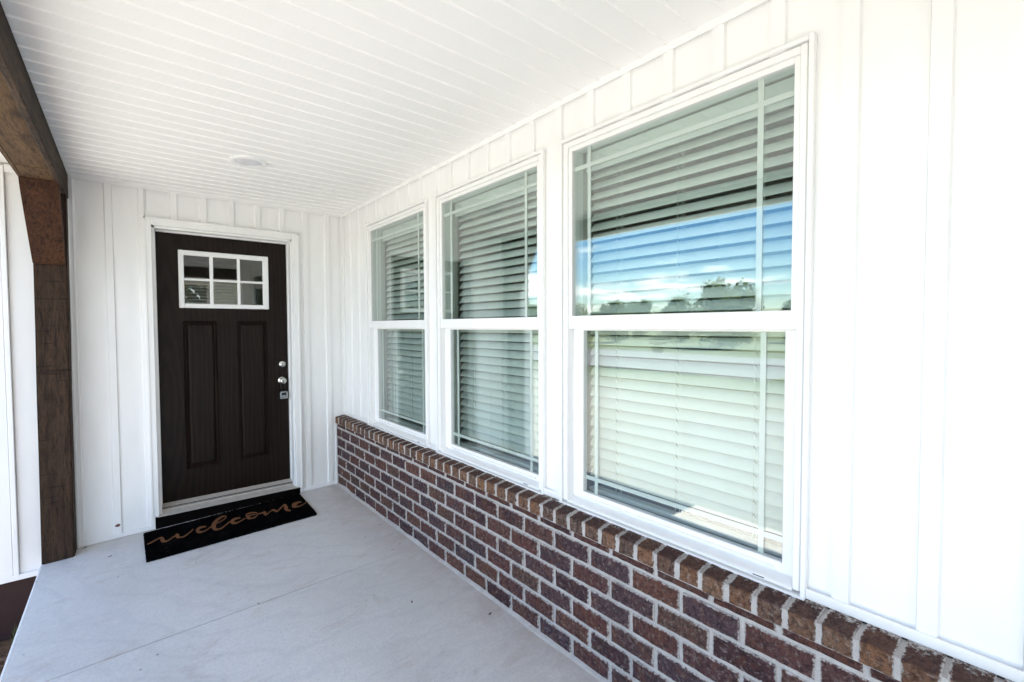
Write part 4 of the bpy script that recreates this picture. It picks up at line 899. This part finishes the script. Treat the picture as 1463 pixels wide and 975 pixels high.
# small dead leaves on the slab
for (x, y, s_, a), lab in zip([(-1.681, -.329, .016, .5), (-.43, -2.12, .012, 1.2), (-1.05, -1.577, .009, 2.0), (-.183, -2.478, .013, .3), (-1.815, -.045, .016, .9), (-.165, -1.12, .008, 0)],
        ['curled dark leaf scrap on the slab left of the doormat', 'tiny tan leaf scrap on the slab near the brick wall', 'tiny dark crumb lying on the saw cut of the slab',
         'tiny dark twig against the foot of the brick wall', 'brown leaf scraps in the corner beside the post', 'tiny dark crumb at the foot of the brick wall far along']):
    mb = MB(); pts = [(-1, 0, .25), (-.4, .35, .05), (.4, .3, .2), (1, 0, .5), (.4, -.35, .1), (-.4, -.3, .2)]
    ca, sa = math.cos(a), math.sin(a)
    vs = [(x+s_*(ca*p-sa*q), y+s_*(sa*p+ca*q), FZ(x)+.0012+s_*h*.6) for p, q, h in pts]
    mb.add(vs+[(x, y, FZ(x)+.001)], [(0, 1, 6), (1, 2, 6), (2, 3, 6), (3, 4, 6), (4, 5, 6), (5, 0, 6)])
    tag(mb.build('dead_leaf', M_leafbit), lab, 'leaf', 'scraps of dead leaf on the porch floor')

# ================================================================ TREES (mirrored in the glass)
def crown_mesh(seed, n=3600):
    rnd = random.Random(seed); mb = MB(); lumps = []
    for _ in range(15):
        a = rnd.uniform(0, 6.28); r = rnd.uniform(0, .62); h = rnd.uniform(.20, .95)
        rr = rnd.uniform(.22, .40)*(1.15-.5*h); lumps.append((Vector((r*math.cos(a)*(1.2-h*.75), r*math.sin(a)*(1.2-h*.75), h)), rr))
    for i in range(n):
        c, rr = rnd.choice(lumps); d = Vector((rnd.gauss(0, 1), rnd.gauss(0, 1), rnd.gauss(0, 1))).normalized()
        p = c+d*rr*rnd.uniform(.55, 1.05); nrm = (d+Vector((rnd.uniform(-.6, .6), rnd.uniform(-.6, .6), rnd.uniform(-.2, .8)))).normalized()
        u = nrm.orthogonal().normalized(); v = nrm.cross(u); s_ = rnd.uniform(.022, .042)
        mb.add([p+u*s_, p+v*s_*.7, p-u*s_, p-v*s_*.7], [(0, 1, 2, 3)])
    return mb.mesh('crown', M_leaf)
crowns = [crown_mesh(s) for s in (1, 2, 3, 4)]
def trunk_mesh(seed):
    rnd = random.Random(seed); mb = MB(); mb.tube([(0, 0, 0), (.01, .01, .2), (-.01, .015, .45), (0, 0, .8)], [.035, .026, .018, .007], 8)
    for _ in range(7):
        z = rnd.uniform(.25, .7); a = rnd.uniform(0, 6.28); l = rnd.uniform(.2, .42)
        mb.tube([(0, 0, z), (l*.5*math.cos(a), l*.5*math.sin(a), z+.08), (l*math.cos(a), l*math.sin(a), z+.22)], [.012, .008, .003], 5)
    return mb.mesh('trunk', M_bark)
trunks = [trunk_mesh(s) for s in (5, 6)]
rt = random.Random(11)
SPOTS = []
for k in range(34): SPOTS.append((-42+rt.uniform(-5, 5), -30+k*2.7+rt.uniform(-1, 1), rt.uniform(2.8, 4.4)))
SPOTS += [(-31, 11.8, 4.6), (-33, 22.5, 3.6)]
NEARLY = [(-3.2, -15.5, 6.5), (-.3, -15.5, 6.6), (2.6, -15.0, 6.0), (-1.8, -20, 8.0), (-9.5, -12.0, 6.4)]
BACK = [(-1.8, 9.5, 5.5), (-.3, 10.2, 6.0), (1.6, 9.2, 5.0)]
LABT = ['tree in the row beyond the street, reflected in the windows', 'tree standing behind the camera, reflected in the door glass', 'tree behind the house, glimpsed through the door glass']
for kind, lst in enumerate((SPOTS, NEARLY, BACK)):
    for k, (x, y, h) in enumerate(lst):
        z = GZ-.05+(0.012*min(60, -12-x) if x < -12 else 0)+(0.01*min(60, y-9) if y > 9 else 0)
        t = tag(empty('tree', (x, y, z)), LABT[kind] if kind or k < 34 else ['tall dark tree nearest the street, in the middle of the nearest window reflection', 'lower tree nearest the street, at the right of the nearest window reflection'][k-34], 'tree', ['trees beyond the street', 'trees behind the camera', 'trees behind the house'][kind])
        t.rotation_euler.z = rt.uniform(0, 6.28); s_ = rt.uniform(.85, 1.25)
        for nm_, me in (('trunk', trunks[k % 2]), ('crown', crowns[(k+kind) % 4])):
            o = bpy.data.objects.new(nm_, me); COL.objects.link(o); o.parent = t
            o.scale = (h*.85*s_, h*.85*s_, h) if nm_ == 'crown' else (h, h, h)
            if nm_ == 'crown' and kind: o.scale = (h*.55, h*.55, h*.98)
